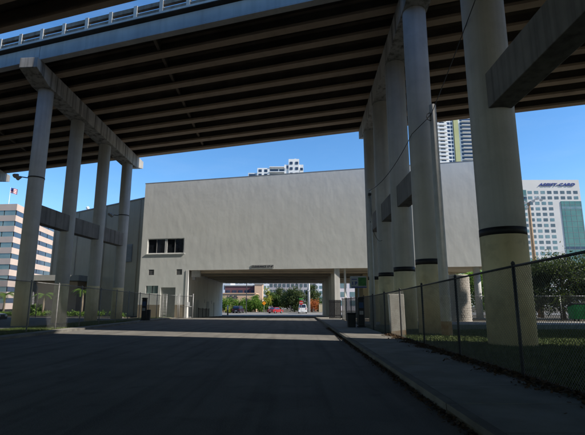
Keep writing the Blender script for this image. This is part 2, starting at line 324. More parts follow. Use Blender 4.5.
struct(slant(-60, -19.4, 0, .3, -.4, .14).build('planter_kerb', 'walk')); struct(slant(-60, -19.4, .305, 6, -.4, .05).build('planting_bed', 'soil'))
g = MB(); g.face([(4.43, -10, 0.06), (60, -10, 0.06), (60, 33.5, 0.06), (4.43, 33.5, 0.06)]); struct(g.build('lawn', 'lawn'))
g = MB(); g.box(4.9, 70, 33.6, 39.4, -0.1, 0.07); struct(g.build('right_pavement', 'walk'))
g = MB(); g.face([(-18.4, 49.0, 0.01), (LX - .2, 49.0, 0.01), (LX - .2, 53, 0.0), (-18.4, 53, 0.0)]); struct(g.build('forecourt', 'walk'))
g = MB(); g.face([(4.5, 46.5, 0.02), (24, 46.5, 0.02), (24, 50, 0.02), (4.5, 50, 0.02)]); g.face([(4.5, 50, 0.02), (24, 50, 0.02), (24, 86, -0.66), (4.5, 86, -0.66)]); struct(g.build('undercroft_floor', 'walk'))
g = MB(); g.box(KX + .02, 4.49, 49.01, 50.5, -0.1, 0.12); struct(g.build('walk_ramp', 'walk'))

def blades(name, n, xr, yr, z, h, mat_, parent=None, dens=None):
    x = rng.uniform(*xr, n); y = rng.uniform(*yr, n)
    a = rng.uniform(0, 6.283, n); hh = rng.uniform(.4, 1, n) * h; wd = 0.012 + 0.01 * rng.random(n)
    lx = rng.normal(0, .35, n) * hh; ly = rng.normal(0, .35, n) * hh
    v = np.empty((n, 3, 3)); c, s_ = np.cos(a) * wd, np.sin(a) * wd
    v[:, 0] = np.stack([x - c, y - s_, np.full(n, z)], 1); v[:, 1] = np.stack([x + c, y + s_, np.full(n, z)], 1); v[:, 2] = np.stack([x + lx, y + ly, z + hh], 1)
    me = bpy.data.meshes.new(name); me.vertices.add(3 * n); me.vertices.foreach_set('co', v.ravel()); me.loops.add(3 * n)
    me.loops.foreach_set('vertex_index', np.arange(3 * n, dtype=np.int32)); me.polygons.add(n)
    me.polygons.foreach_set('loop_start', np.arange(n, dtype=np.int32) * 3); me.polygons.foreach_set('loop_total', np.full(n, 3, np.int32))
    me.materials.append(M[mat_]); me.update(); me.validate()
    o = bpy.data.objects.new(name, me); col.objects.link(o); return o
o = stuff(blades('lawn_grass', 90000, (4.9, 17), (7, 27), 0.06, 0.10, 'grass')); tag(o, 'mown green grass of the lawn behind the right fence', 'grass')
o = stuff(blades('verge_grass', 26000, (-17.5, -14.3), (17, 40), 0.06, 0.12, 'grass')); tag(o, 'rough green grass strip behind the left fence', 'grass')
def quads(name, C, A, B, mat_, parent=None):
    n = len(C); v = np.empty((n, 4, 3)); v[:, 0] = C - A * .5; v[:, 1] = C + B * .5; v[:, 2] = C + A * .5; v[:, 3] = C - B * .5
    me = bpy.data.meshes.new(name); me.vertices.add(4 * n); me.vertices.foreach_set('co', v.ravel()); me.loops.add(4 * n)
    me.loops.foreach_set('vertex_index', np.arange(4 * n, dtype=np.int32)); me.polygons.add(n)
    me.polygons.foreach_set('loop_start', np.arange(n, dtype=np.int32) * 4); me.polygons.foreach_set('loop_total', np.full(n, 4, np.int32))
    me.materials.append(M[mat_]); me.update(); me.validate()
    o = bpy.data.objects.new(name, me); col.objects.link(o); o.parent = parent; return o
def litter(name, n, xf, yr, z, s, label):
    y = rng.uniform(*yr, n); x = xf(y, n); th = rng.uniform(0, 6.283, n); k = s * rng.uniform(.5, 1.3, n)
    C = np.stack([x, y, z + np.abs(rng.normal(0, .02, n))], 1)
    A = np.stack([np.cos(th) * k, np.sin(th) * k, rng.normal(0, .3, n) * k], 1); B = np.stack([-np.sin(th) * k * .6, np.cos(th) * k * .6, rng.normal(0, .3, n) * k], 1)
    tag(stuff(quads(name, C, A, B, 'litter')), label, 'dead leaves')
litter('dead_leaves', 9000, lambda y, n: 4.62 - np.abs(rng.normal(0, .22, n)) * (0.7 + .6 * np.sin(y * 1.7) ** 2) + .12, (3, 22.5), 0.14, 0.085, 'brown dead leaves drifted along the foot of the right fence')
litter('gutter_leaves', 3500, lambda y, n: KX - np.abs(rng.normal(0, .09, n)) - .01, (3, 30), 0.006, 0.06, 'thin dark line of dead leaves in the gutter by the right kerb')

# ---------------------------------------------------------------- elevated highways
SL = 0.32
def bridge(root, y0, ws, zb, k, joints, near_sign, mfascia='fascia', rail=True, gd=1.15, oh=(0.55, 0.4)):
    """girders at offsets ws (metres in Y from the first line); zb girder underside at offset 0; k cross fall"""
    def pt(X, wv, dz): return (X, y0 - SL * X + wv, zb - k * wv + dz)
    ip = [(-.30, 0), (.30, 0), (.30, .20), (.10, .34), (.10, gd - .26), (.26, gd - .14), (.26, gd), (-.26, gd), (-.26, gd - .14), (-.10, gd - .26), (-.10, .34), (-.30, .20)]
    bp = [(-.25, 0), (.25, 0), (.25, gd), (-.22, gd), (-.22, .2), (-.25, .16)]
    bp2 = [(-p[0], p[1]) for p in reversed(bp)]
    lo, hi = min(ws), max(ws)
    for a, b in zip(joints, joints[1:]):
        for wv in ws:
            edge = wv in (lo, hi) and not (wv == hi and hi > 0)
            pr = ip if not edge else (bp if wv == lo else bp2)
            gm = MB().extr(pr, lambda p: pt(a + .02, wv + p[0], p[1]), lambda p: pt(b - .02, wv + p[0], p[1]))
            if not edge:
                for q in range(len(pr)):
                    if q not in (0, 1, 11): gm.m[q] = 1  # bottom flange keeps the bounce-lit tone, other faces get the painted shade
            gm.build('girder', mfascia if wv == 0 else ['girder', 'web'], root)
        for fr in (0.36,):
            X = a + (b - a) * fr
            for w0, w1 in zip(sorted(ws), sorted(ws)[1:]):
                d = MB()
                d.extr([(w0 + .12, .28), (w1 - .12, .28), (w1 - .12, gd - .1), (w0 + .12, gd - .1)], lambda p: pt(X - .11, p[0], p[1]), lambda p: pt(X + .11, p[0], p[1]))
                d.build('diaphragm', 'web', root)
    X0, X1 = joints[0], joints[-1]
    dk = [(lo - oh[0], gd + .10), (lo, gd + .003), (hi, gd + .003), (hi + oh[1], gd + .10), (hi + oh[1], gd + .32), (lo - oh[0], gd + .32)]
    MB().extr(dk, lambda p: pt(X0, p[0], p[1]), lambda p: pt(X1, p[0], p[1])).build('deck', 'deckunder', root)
    for e, sgn in ((lo - oh[0], 1), (hi + oh[1], -1)):
        q = lambda a, b, c, d, X0=X0, X1=X1: MB().extr([(e + sgn * a, c), (e + sgn * b, c), (e + sgn * b, d), (e + sgn * a, d)], lambda p: pt(X0, p[0], p[1]), lambda p: pt(X1, p[0], p[1]))
        q(-.03, -.004, gd + .14, gd + .30).build('deck_edge', mfascia, root)
        q(.06, .42, gd + .324, gd + .60).build('parapet_kerb', 'parapet', root)
        q(.10, .34, gd + .90, gd + 1.22).build('parapet_rail', 'parapet', root)
        pm = MB()
        pm.extr([(e + sgn * .03, gd + .33), (e + sgn * .40, gd + .33), (e + sgn * .40, gd + 1.26), (e + sgn * .03, gd + 1.26)], lambda p: (-.14, .14 * SL + p[0], -k * p[0] + p[1]), lambda p: (.14, -.14 * SL + p[0], -k * p[0] + p[1]))
        pmesh = pm.mesh('parapet_post', 'fascia')
        X = X0 + 1
        while X < X1 - 1:
            if -75 < X < 45: link('parapet_post', pmesh, root, (X, y0 - SL * X, zb))
            X += 2.05
    return pt
CYL = 40
def column(root, x, y, ztop, r, paint, band=True, pole=False):
    c = MB().tube([(0, 0, -0.2), (0, 0, ztop)], r, CYL).build('column', 'colgrey', root, True); c.location = (x, y, 0)
    MB().tube([(0, 0, -0.1), (0, 0, paint)], r + .005, CYL).build('painted_base', 'colyellow', c, True)
    if band: MB().tube([(0, 0, paint - .02), (0, 0, paint + .27)], r + .009, CYL).build('painted_band', 'black', c, True)
    return c
def capbeam(root, pts, zt, k, wd, depth, over0, over1, pt_y0):
    (xa, ya), (xb, yb) = pts[0], pts[-1]
    d = Vector((xb - xa, yb - ya)).normalized(); n = Vector((d.y, -d.x))
    L = (Vector((xb, yb)) - Vector((xa, ya))).length
    def f(s_, dz): 
        x, y = xa + d.x * s_, ya + d.y * s_; wv = y - pt_y0 + SL * x
        return x, y, zt - k * wv + dz
    def side(sg):
        def h(p):
            x, y, z = f(*p); return (x + n.x * sg * wd / 2, y + n.y * sg * wd / 2, z)
        return h
    pr = [(-over0, -.004), (-over0, -depth * .58), (-.75, -depth), (L + .75, -depth), (L + over1, -depth * .6), (L + over1, -.004)]
    MB().extr(pr, side(-1), side(1)).build('cap_beam', 'cap', root, bevel=0.03)
def strut(root, a, b, r, z0, z1, wd=.8):
    a = Vector(a); b = Vector(b); d = (b - a).normalized(); a2 = a + d * (r - .12); b2 = b - d * (r - .12)
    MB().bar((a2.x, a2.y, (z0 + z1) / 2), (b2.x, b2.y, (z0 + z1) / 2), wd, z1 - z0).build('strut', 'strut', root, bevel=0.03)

hw = thing('elevated_highway', 'long concrete elevated highway on rows of round columns before the white building', 'overpass', (0, 0, 0))
Y1 = 25.0; ZB = 20.05; KF = 0.09
ws = [i * 18.3 / 9 for i in range(10)]
bridge(hw, Y1, ws, ZB, KF, [-160, -110, -60, -38, -19.8, 7.0, 33.5, 60, 110, 160], 1)
def zc(x, y): return ZB - KF * (y - Y1 + SL * x)
Lr = [(-20.2, 33.2), (-20.05, 38.3), (-19.6, 43.3), (-19.1, 48.2)]
Rr = [(7.1, 23.6), (7.05, 28.7), (7.05, 34.0), (7.05, 39.0)]
Fr = [(-38.0, 38.8), (-38.2, 44), (-38.4, 49), (-38.6, 54)]
Er = [(33.6, 15.2), (33.6, 20.4), (33.6, 25.6), (33.6, 30.8)]
for row, r, paint, band, o0, o1 in ((Lr, .57, 3.25, False, 2.4, 2.6), (Rr, .67, 3.62, True, 2.6, 2.4), (Fr, .69, 3.25, False, 2.4, 2.6), (Er, .69, 3.6, True, 2.4, 2.4)):
    for (x, y) in row: column(hw, x, y, zc(x, y) - 1.3, r, paint, band)
    capbeam(hw, row, ZB, KF, 1.45, 1.42, o0, o1, Y1)
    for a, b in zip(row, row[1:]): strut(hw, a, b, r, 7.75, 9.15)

nb = thing('near_elevated_highway', 'dark underside of the nearest elevated highway overhead with one big round column at right', 'overpass', (0, 0, 0))
Y0 = 20.1; Z0 = 19.35
ws0 = [-i * 2.4 for i in range(9)] + [-19.2 - i * 4.2 for i in range(1, 9)] + [-52.8 - i * 8 for i in range(1, 9)]  # added rear girders widen the deck unseen behind the camera to block light
bridge(nb, Y0, ws0, Z0, 0.0, [-160, -110, -58, -32, -8, 8.1, 34, 60, 110, 160], 1, mfascia='girder', oh=(0.5, 0.55))
Ar = [(8.2, 17.3), (8.2, 7.9), (8.2, -1.5)]
for (x, y) in Ar: column(nb, x, y, Z0 - 1.3, .86, 4.2)
capbeam(nb, Ar, Z0, 0, 1.5, 1.42, 2.0, 2.0, Y0)
for a, b in zip(Ar, Ar[1:]): strut(nb, a, b, .86, 9.25, 10.75, .95)

# ---------------------------------------------------------------- white building over the road
FS = 0.16
def fy(X): return 49.9 - FS * X
XL, XR, YB = -18.5, 21.5, 86.0
SOF = 5.42
def ztop(X): return 16.15 + (X - XL) * 0.022
bld = thing('white_stucco_building', 'large white stucco building block bridging the road beyond the overpass', 'building')
holes = {'win': (-17.75, -13.15, 7.42, 9.25), 'v1': (-17.42, -16.72, 4.9, 5.55), 'v2': (-13.95, -13.25, 4.9, 5.55), 'low': (-17.6, -16.1, 2.75, 3.65), 'door': (-15.75, -13.95, 0.0, 3.45)}
def wallgrid(mb, xs, zs, inside, depth):
    for a, b in zip(xs, xs[1:]):
        for c, d in zip(zs, zs[1:]):
            if inside((a + b) / 2, (c + d) / 2):
                mb.face([(a, fy(a), c), (b, fy(b), c), (b, fy(b), d if d < 15.9 else ztop(b)), (a, fy(a), d if d < 15.9 else ztop(a))])
    for (a, b, c, d) in holes.values():
        P_ = lambda x, z, dy: (x, fy(x) + dy, z)
        mb.face([P_(a, c, 0), P_(a, d, 0), P_(a, d, depth), P_(a, c, depth)]); mb.face([P_(b, c, 0), P_(b, c, depth), P_(b, d, depth), P_(b, d, 0)])
        mb.face([P_(a, c, 0), P_(a, c, depth), P_(b, c, depth), P_(b, c, 0)]); mb.face([P_(a, d, 0), P_(b, d, 0), P_(b, d, depth), P_(a, d, depth)])
OPX = -12.45
xs = sorted({XL, OPX, XR} | {h[i] for h in holes.values() for i in (0, 1)}); zs = sorted({-.3, 0.0, SOF, 16.0} | {h[i] for h in holes.values() for i in (2, 3)})
mb = MB()
def inside(x, z):
    if x > OPX and z < SOF: return False
    if x < OPX and z < 0 and False: return False
    return not any(a < x < b and c < z < d for a, b, c, d in holes.values())
wallgrid(mb, xs, zs, inside, .3)
# side, back, roof
mb.face([(XL, fy(XL), -.3), (XL, YB, -1), (XL, YB, 16.1), (XL, fy(XL), ztop(XL))]); mb.face([(XR, fy(XR), SOF), (XR, YB, SOF), (XR, YB, ztop(XR)), (XR, fy(XR), ztop(XR))])
mb.face([(XL, YB, SOF), (XR, YB, SOF), (XR, YB, ztop(XR)), (XL, YB, 16.1)]); mb.face([(XL, fy(XL) + .3, ztop(XL) - .4), (XR, fy(XR) + .3, ztop(XR) - .4), (XR, YB, ztop(XR) - .4), (XL, YB, 15.7)])
mb.face([(XL, YB, -1), (-14.0, YB, -1), (-14.0, YB, SOF), (XL, YB, SOF)])
mb.build('wall', 'stucco', bld)
MB().extr([(-.012, 0), (.34, 0), (.34, .07), (-.012, .07)], lambda p: (XL - .05, fy(XL - .05) + p[0], ztop(XL) + p[1] + .003), lambda p: (XR + .05, fy(XR + .05) + p[0], ztop(XR) + p[1] + .003)).build('coping', 'greyroof', bld)
sf = MB(); sf.face([(OPX + .01, fy(OPX) + .003, SOF), (XR, fy(XR) + .003, SOF), (XR, YB, SOF), (-14, YB, SOF)]); so = sf.build('soffit', 'soffit', bld)
for i in range(6):
    y = 55 + i * 5.6
    MB().box(-13, XR - .3, y, y + .5, SOF - .14, SOF - .003).build('soffit_beam', 'soffit', so)
MB().face  # noqa
iw = MB(); iw.hexa([(OPX - .3, fy(OPX) + .01, -.3), (OPX, fy(OPX) + .01, -.3), (-13.9, YB - .01, -1), (-14.2, YB - .01, -1), (OPX - .3, fy(OPX) + .01, SOF - .01), (OPX, fy(OPX) + .01, SOF - .01), (-13.9, YB - .01, SOF - .01), (-14.2, YB - .01, SOF - .01)])
inw = iw.build('inner_wall', 'innerwall', bld)
for i, yy in enumerate((58.0, 66.5, 73.5)):
    xx = OPX - (yy - 51.9) * .0425
    MB().box(xx + .004, xx + .06, yy, yy + (1.1 if i != 1 else 1.6), gz(yy), 2.2 + gz(yy)).build('door', 'metaldoor', inw)
    MB().box(xx + .004, xx + .10, yy - 2.2, yy - 1.8, 2.0 + gz(yy), 2.5 + gz(yy)).build('vent', 'louver', inw)
def Pf(x, z, dy): return (x, fy(x) + dy, z)
def fbox(x0, x1, z0, z1, d0, d1): return MB().hexa([Pf(x0, z0, d0), Pf(x1, z0, d0), Pf(x1, z0, d1), Pf(x0, z0, d1), Pf(x0, z1, d0), Pf(x1, z1, d0), Pf(x1, z1, d1), Pf(x0, z1, d1)])
a, b, c, d = holes['win']
wf = fbox(a + .003, b - .003, c + .003, c + .09, .06, .2).build('window', 'whitetrim', bld)
fbox(a + .003, b - .003, d - .09, d - .003, .06, .2).build('frame', 'whitetrim', wf)
for x in (a + .05, (a + b) / 2 - .05, (a + b) / 2 + .12, b - .05): fbox(x - .06, x + .06, c + .095, d - .095, .06, .2).build('frame', 'whitetrim', wf)
for x in ((a * 3 + b) / 4, (a + b * 3) / 4): fbox(x - .035, x + .035, c + .095, d - .095, .08, .18).build('frame', 'louver', wf)
e = (b - a) / 4
for i in range(4): fbox(a + i * e + .06, a + (i + 1) * e - .06, c + .095, d - .095, .13, .15).build('pane', 'glass', wf)
fbox(a - .12, b + .12, c - .09, c - .004, -.07, .28).build('window_sill', 'whitetrim', wf)
MB().hexa([Pf(a, c, .31), Pf(b, c, .31), Pf(b, c, .5), Pf(a, c, .5), Pf(a, d, .31), Pf(b, d, .31), Pf(b, d, .5), Pf(a, d, .5)]).build('dark_lining', 'black', wf)
for kx in ('v1', 'v2'):
    a, b, c, d = holes[kx]; v = fbox(a + .003, b - .003, c + .003, d - .003, .12, .29).build('vent', 'darksteel', bld)
    for i in range(6): z = c + .05 + i * .1; fbox(a + .03, b - .03, z, z + .05, .03, .118).build('slat', 'louver', v)
a, b, c, d = holes['low']; v = fbox(a + .003, b - .003, c + .003, d - .003, .15, .2).build('window', 'glasspale', bld)
for x in (a + .03, (a + b) / 2, b - .03): fbox(x - .025, x + .025, c + .004, d - .004, .06, .148).build('frame', 'darksteel', v)
a, b, c, d = holes['door']; v = fbox(a + .003, b - .003, c + .003, d - .003, .16, .26).build('door', 'metaldoor', bld)
for i in range(10): z = .3 + i * .33; fbox(a + .05, b - .05, z, z + .27, .135, .158).build('slat', 'metaldoor', v)
for (x0, x1) in ((XL + .003, -15.76), (-13.94, OPX - .003)): fbox(x0, x1, -.1, 1.45, -.006, -.001).build('dado', 'dado', bld)
fbox(OPX - .22, OPX + .004, SOF - 6, SOF - .004, -.03, .3).build('corner_trim', 'whitetrim', bld)
v = fbox(-12.2, -11.2, 4.65, SOF - .02, .5, 1.1).build('air_conditioner', 'signplate', bld)
fbox(-12.1, -11.75, 4.3, 4.64, .55, 1.0).build('bracket', 'louver', v)
# undercroft columns
for i, (x, y) in enumerate(((4.65, 49.6), (4.8, 56.0), (4.95, 63), (5.1, 70), (5.25, 77), (5.4, 84))):
    MB().box(-.3, .3, -.3, .3, gz(y) - .2, SOF - .003).build('pier', 'innerwall' if i == 0 else 'innerwall', bld, bevel=.02).location = (x, y, 0)
for (x, y) in ((5.55, 48.0 + 1.6), (19.4, 47.6), (19.6, 55.5), (13.5, 48.6)):
    MB().tube([(x, y, -.2), (x, y, SOF - .003)], .12 if x < 6 else .36, 24).build('round_pier', 'whitetrim', bld, True)
cw = MB().box(8.8, 18.0, 58, 66, -.6, SOF - .003).build('core_wall', 'cream', bld)
MB().box(10, 11, 57.94, 57.997, -.1, 2.1).build('door', 'metaldoor', cw); MB().box(13, 15.5, 57.94, 57.997, 1.0, 2.3).build('window', 'glass', cw)
# clearance sign
cs = thing('clearance_sign', 'small grey clearance height sign on the white wall above the underpass', 'sign', (-3.7, fy(-3.7) - .03, 5.72), -math.atan(FS))
MB().box(-1.3, 1.3, -.012, .012, -.2, .2).build('plate', 'signplate', cs)
tm = text_mesh("CLEARANCE 13'-6\"", .30, 'signtext', .004, bold=.006); o = link('lettering', tm, cs, (0, -.018, 0)); o.rotation_euler = (R(90), 0, 0)

# tan wing set back at left
tb = thing('tan_building', 'tall shaded tan windowless building wing behind the left columns', 'building')
pa, pb = Vector((-20.3, 59.2)), Vector((-40.5, 73.1)); dd = (pb - pa).normalized(); nn = Vector((-dd.y, dd.x)) * -1
if nn.y < 0: nn = -nn
q = [pa, pb, pb + nn * 14, pa + nn * 2.7]
MB().hexa([(p.x, p.y, -1) for p in q] + [(p.x, p.y, 15.9) for p in q]).build('wall', 'tan', tb)
q2 = [pa - nn * .08, pb - nn * .08 + dd * .08, pb + nn * 14 + dd * .08, pa + nn * 2.7]
MB().hexa([(p.x, p.y, 15.905) for p in q2] + [(p.x, p.y, 16.05) for p in q2]).build('coping', 'greyroof', tb)
def onw(s_, z, out): p = pa + dd * s_ - nn * out; return (p.x, p.y, z)
def wbox(s0, s1, z0, z1, o0, o1): return MB().hexa([onw(s0, z0, o0), onw(s1, z0, o0), onw(s1, z0, o1), onw(s0, z0, o1), onw(s0, z1, o0), onw(s1, z1, o0), onw(s1, z1, o1), onw(s0, z1, o1)])
lv = wbox(2.6, 5.3, 7.2, 9.7, .003, .06).build('louver', 'louver', tb)
for i in range(9): wbox(2.7, 5.2, 7.3 + i * .26, 7.48 + i * .26, .062, .11).build('slat', 'louver', lv)
for s_ in (1.4, 9.5, 10.3, 17.0, 23.9): wbox(s_, s_ + .16, -.5, 15.8, .003, .12).build('pilaster', 'tan', tb)
gl = thing('roof_globe_lamp', 'small white globe lamp on the roof edge of the tan building', 'lamp', (-33.2, 69.0, 16.05))
MB().tube([(0, 0, 0), (0, 0, .35)], .06, 8).build('stem', 'darksteel', gl)
MB().tube([(0, 0, .3), (0, 0, .38), (0, 0, .55), (0, 0, .72), (0, 0, .8)], [.05, .19, .27, .19, .05], 14).build('globe', 'flagwhite', gl, True)
an = thing('low_annex', 'low beige annex with thick grey flat roof between the left columns', 'building')
MB().box(-39, -31.5, 64.5, 68, -.5, 4.75).build('wall', 'beige', an)
MB().box(-38.2, -30.5, 62.6, 69, 4.76, 5.55).build('roof', 'greyroof', an)
for x in (-37.2,): MB().box(x - .25, x + .25, 63, 63.5, -.3, 4.75).build('post', 'backboard', an)
# beige office block far left
of = thing('office_block', 'beige office block with dark ribbon windows at the far left', 'building')
cx, cy = -84.0, 130.0; rd = Vector((-.18, 1)).normalized(); ld = Vector((-1, .10)).normalized(); LR, LL = 60.0, 34.0
def oq(e): 
    c0 = Vector((cx, cy)); nrm = Vector((rd.y, -rd.x)); n2 = Vector((-ld.y, ld.x)); n2 = n2 if n2.y < 0 else -n2
    c = c0 + nrm * e + n2 * e
    return [c + ld * LL, c, c + rd * LR, c + rd * LR + ld * LL]
H = 31.2; st = 3.25
core = oq(-.35); MB().hexa([(p.x, p.y, -.7) for p in core] + [(p.x, p.y, H - .5) for p in core]).build('core', 'black', of)
nf = 9
for i in range(nf + 1):
    z1 = H - i * st if i else H; z0 = z1 - (2.0 if i == 0 else 1.75)
    if i: z1 = H - .25 - i * st + .0
    if i: z0 = z1 - 1.75
    e = oq(0); MB().hexa([(p.x, p.y, z0) for p in e] + [(p.x, p.y, z1) for p in e]).build('spandrel', 'beige', of)
    zt, zb_ = z0 - .003, (H - .25 - (i + 1) * st) + .003
    if i < nf:
        e = oq(-.2)
        def ribbon(a, b, m):
            dd2 = (b - a); n = 9
            for j in range(n):
                p, q_ = a + dd2 * ((j + .04) / n), a + dd2 * ((j + .96) / n); o2 = (Vector((dd2.y, -dd2.x)).normalized()) * .06
                MB().hexa([(p.x, p.y, zb_), (q_.x, q_.y, zb_), (q_.x + o2.x, q_.y + o2.y, zb_), (p.x + o2.x, p.y + o2.y, zb_), (p.x, p.y, zt), (q_.x, q_.y, zt), (q_.x + o2.x, q_.y + o2.y, zt), (p.x + o2.x, p.y + o2.y, zt)]).build('window', m, of)
        ribbon(e[1], e[2], 'glassblue'); ribbon(e[0], e[1], 'glasspale')  # left face glass is paler, sky reflection put into its colour
fl = thing('flagpole', 'thin flagpole flying a red white and blue flag on the office roof', 'flagpole', (-91.3, 137, H))
MB().tube([(0, 0, -.4), (0, 0, 7.0)], [.09, .05], 8).build('pole', 'whitetrim', fl)
fm = MB()
for i in range(10):
    for j in range(7):
        f_ = lambda a, b: (.1 + a * .22, .25 * math.sin(a * .9), 6.9 - b * .24 - a * .06)
        fm.face([f_(i, j + 1), f_(i + 1, j + 1), f_(i + 1, j), f_(i, j)], 2 if (i < 4 and j < 4) else j % 2)
fo = fm.build('flag', ['flagred', 'flagwhite', 'flagblue'], fl); s_ = fo.modifiers.new('s', 'SOLIDIFY'); s_.thickness = .02

# ---------------------------------------------------------------- far towers
ac = thing('white_office_tower', 'white office tower with blue rooftop lettering and green glass corners at right', 'building')
TX0, TX1, TY, TH = 122.0, 165.5, 250.0, 72.4
MB().box(TX0, TX1, TY, TY + 28, -1, TH).build('wall', 'whitetower', ac)
wm = MB().box(-1.2, 1.2, -.06, .25, -.88, .88).mesh('window', 'glasspale'); wm2 = MB().box(-1.2, 1.2, -.06, .25, -.88, .88).mesh('window', 'glassgrey')
fr_ = MB().box(-1.15, 1.15, -.10, .0, .82, .95).mesh('lintel', 'whitetower')
rows = [64.9 - i * 3.24 for i in range(20)]
for ri, z in enumerate(rows):
    for ci in range(-4, 8):
        x = 136.0 + 3.78 * ci + .35
        if x < TX0 + 1 or x > TX1 - .5: continue
        if ri < 4 and ci < 0: continue
        if ri >= 2 and ci >= 4: continue
        if z < 8: continue
        link('window', wm if random.random() < .5 else wm2, ac, (x, TY - .01, z))
def glassgrid(x0, x1, z0, z1, par):
    g_ = MB().box(x0, x1, TY - .3, TY - .02, z0, z1).build('curtain_wall', 'glassgreen', par)
    z = z0 + 1.6
    while z < z1 - .5:
        MB().box(x0, x1, TY - .36, TY - .303, z, z + .14).build('transom', 'louver', g_); z += 3.24
    x = x0 + 1.8
    while x < x1 - .5:
        MB().box(x, x + .12, TY - .36, TY - .303, z0, z1).build('mullion', 'louver', g_); x += 3.1
    for zz, m_ in ((z1 - 4.6, 'glasspale'), (z0 + (z1 - z0) * .5, 'glassblue')):
        MB().box(x0 + .05, x1 - .05, TY - .345, TY - .304, zz, zz + 1.4).build('pane', m_, g_)
glassgrid(TX0 + .3, 134.2, 55.0, 66.3, ac); glassgrid(153.6, 165.3, 4, 59.6, ac)
tm = text_mesh('ASSIST-CARD', 3.0, 'signblue', .15, shear=.35, bold=.10, spacing=1.08); o = link('lettering', tm, ac, (152.2, TY - .2, 69.4)); o.rotation_euler = (R(90), 0, 0)
d_ = tm.vertices; wid = max(v.co.x for v in d_) - min(v.co.x for v in d_); o.scale = (21.4 / wid, .78, 1)

def condo(name, label, x0, x1, y, z1, floors_from, fh, segs, dep=20):
    r = thing(name, label, 'building')
    for (a, b, top, mt, dy) in segs:
        MB().box(a, b, y + dy, y + dep, -1, top).build('wall', mt, r)
    return r
c1 = condo('condo_tower', 'tall white apartment tower with lime stripe and balconies behind the white building at right', 100, 131, 300, 134, 80, 2.8,
           [(98, 113.5, 134, 'condo', 0), (113.9, 117.2, 136, 'lime', -.6), (117.6, 131, 134, 'paleblue', .5)])
bal = MB().box(-5.2, 5.2, -1.5, -.02, -.15, .95).mesh('balcony', 'condo'); wi = MB().box(-1.1, 1.1, -.06, -.005, -.9, .9).mesh('window', 'glassblue'); gb = MB().box(-5.6, 5.6, -.1, -.004, -.85, .95).mesh('window', 'glassblue')
for i in range(19):
    z = 131.5 - i * 2.85
    link('balcony', bal, c1, (103.6, 300, z - 1.2)); link('window', wi, c1, (110.2, 300, z)); link('window', wi, c1, (112.4, 300, z), scale=(.6, 1, 1)); link('window', wi, c1, (105.5, 300, z + .3), scale=(1.5, 1, 1))
    link('window', gb, c1, (124.3, 300.5, z)); link('balcony', bal, c1, (125.0, 300.5, z - 1.25), scale=(1.0, 1, .3))
c2 = condo('condo_tower', 'distant white apartment tower whose rooftop shows above the white parapet', -33, 6, 300, 95, 70, 3,
           [(-33, -24, 92.0, 'paleblue', 0), (-26.5, -18, 95.4, 'condo', -.6), (-18, -7, 96.6, 'paleblue', 1.0), (-7.5, 6, 98, 'condo', 0), (-4.5, 3, 102, 'condo', -.5), (-.5, 1.0, 103.0, 'condo', 2)])
for (x, z, sx) in ((-24.5, 93.4, 1), (-20.5, 93.4, 1), (-24.5, 90.3, 1), (-20.5, 90.3, 1), (-30, 90, 2.2), (-5.3, 96, .6), (-2.6, 99, .9), (1.3, 99, .9), (-2.6, 95, .9), (1.3, 95, .9), (4.6, 94.5, .9), (-14.8, 94, 2.6), (-9.4, 94, 1.6), (-14.8, 90.5, 2.6), (-9.4, 90.5, 1.6), (-2.6, 91, .9), (1.3, 91, .9)):
    link('window', wi, c2, (x, 299.37 if not -18 < x < -7.5 else 300.99, z), scale=(sx, 1, 1.1))
for z in (92.3, 95.9): MB().box(-18, -7.6, 298.9, 300.98, z, z + .5).build('balcony', 'condo', c2)
t3 = thing('rooftop_plant_room', 'tiny white rooftop box peeping over the left part of the white parapet', 'rooftop', (-60, 300, 0))
MB().box(-2.2, 2.2, 0, 8, -1, 86.5).build('wall', 'condo', t3); MB().box(-1.2, .6, 1, 4, 86.5, 87.6).build('roof', 'condo', t3)

# ---------------------------------------------------------------- background through the underpass
def block(name, label, x0, x1, y0, y1, h, m_, wrows, wcols, glass='glassblue', roof=None):
    r = thing(name, label, 'building'); MB().box(x0, x1, y0, y1, -1, h).build('wall', m_, r)
    MB().box(x0 - .2, x1 + .2, y0 - .2, y1 + .2, h + .003, h + .35).build('roof', roof or 'greyroof', r)
    if wrows:
        ww = (x1 - x0) / wcols; hh = h / (wrows + .3)
        wmsh = MB().box(-ww * .33, ww * .33, -.06, .1, -hh * .28, hh * .28).mesh('window', glass)
        for i in range(wrows):
            for j in range(wcols): link('window', wmsh, r, (x0 + ww * (j + .5), y0, hh * (i + .6)))
    return r
shop = thing('peach_shop', 'low peach stucco shop with dark lettering across the street', 'building')
MB().box(-20.8, -11.4, 128, 140, -1, 4.3).build('wall', 'brickpeach', shop); MB().box(-21, -11.2, 127.8, 140.2, 4.303, 4.55).build('coping', 'brickpeach', shop)
for i in range(5):
    a = -19.2 + i * .62; s_ = MB().box(a, a + .12, 127.86, 127.99, 2.7, 3.85); s_.box(a + .13, a + .45, 127.86, 127.99, 3.68 if i % 2 else 3.2, 3.85 if i % 2 else 3.37); s_.build('lettering', 'signtext', shop)
block('maroon_building', 'dark maroon building above the peach shop', -23.5, -13, 150, 165, 7.3, 'maroon', 2, 5)
block('pale_blue_block', 'muted pink grey apartment block behind the round dark tree', -11.0, 9, 190, 210, 16, 'dustypink', 6, 11, 'glassgrey')
block('long_pale_block', 'long pale block filling the far end of the street', -60, 60, 260, 275, 22, 'condo', 7, 44, 'glasspale')
block('peach_tower', 'slim peach block beside the maroon building', -13.2, -10.6, 146, 150, 7.7, 'brickpeach', 0, 0)
block('grey_block', 'grey blue block at the left end of the street view', -47, -27.5, 190, 205, 17, 'paleblue', 5, 6)
block('pink_white_block', 'pale pink block seen past the dark piers', 11.5, 40, 150, 165, 9.5, 'palepink', 3, 9, 'glasspale')
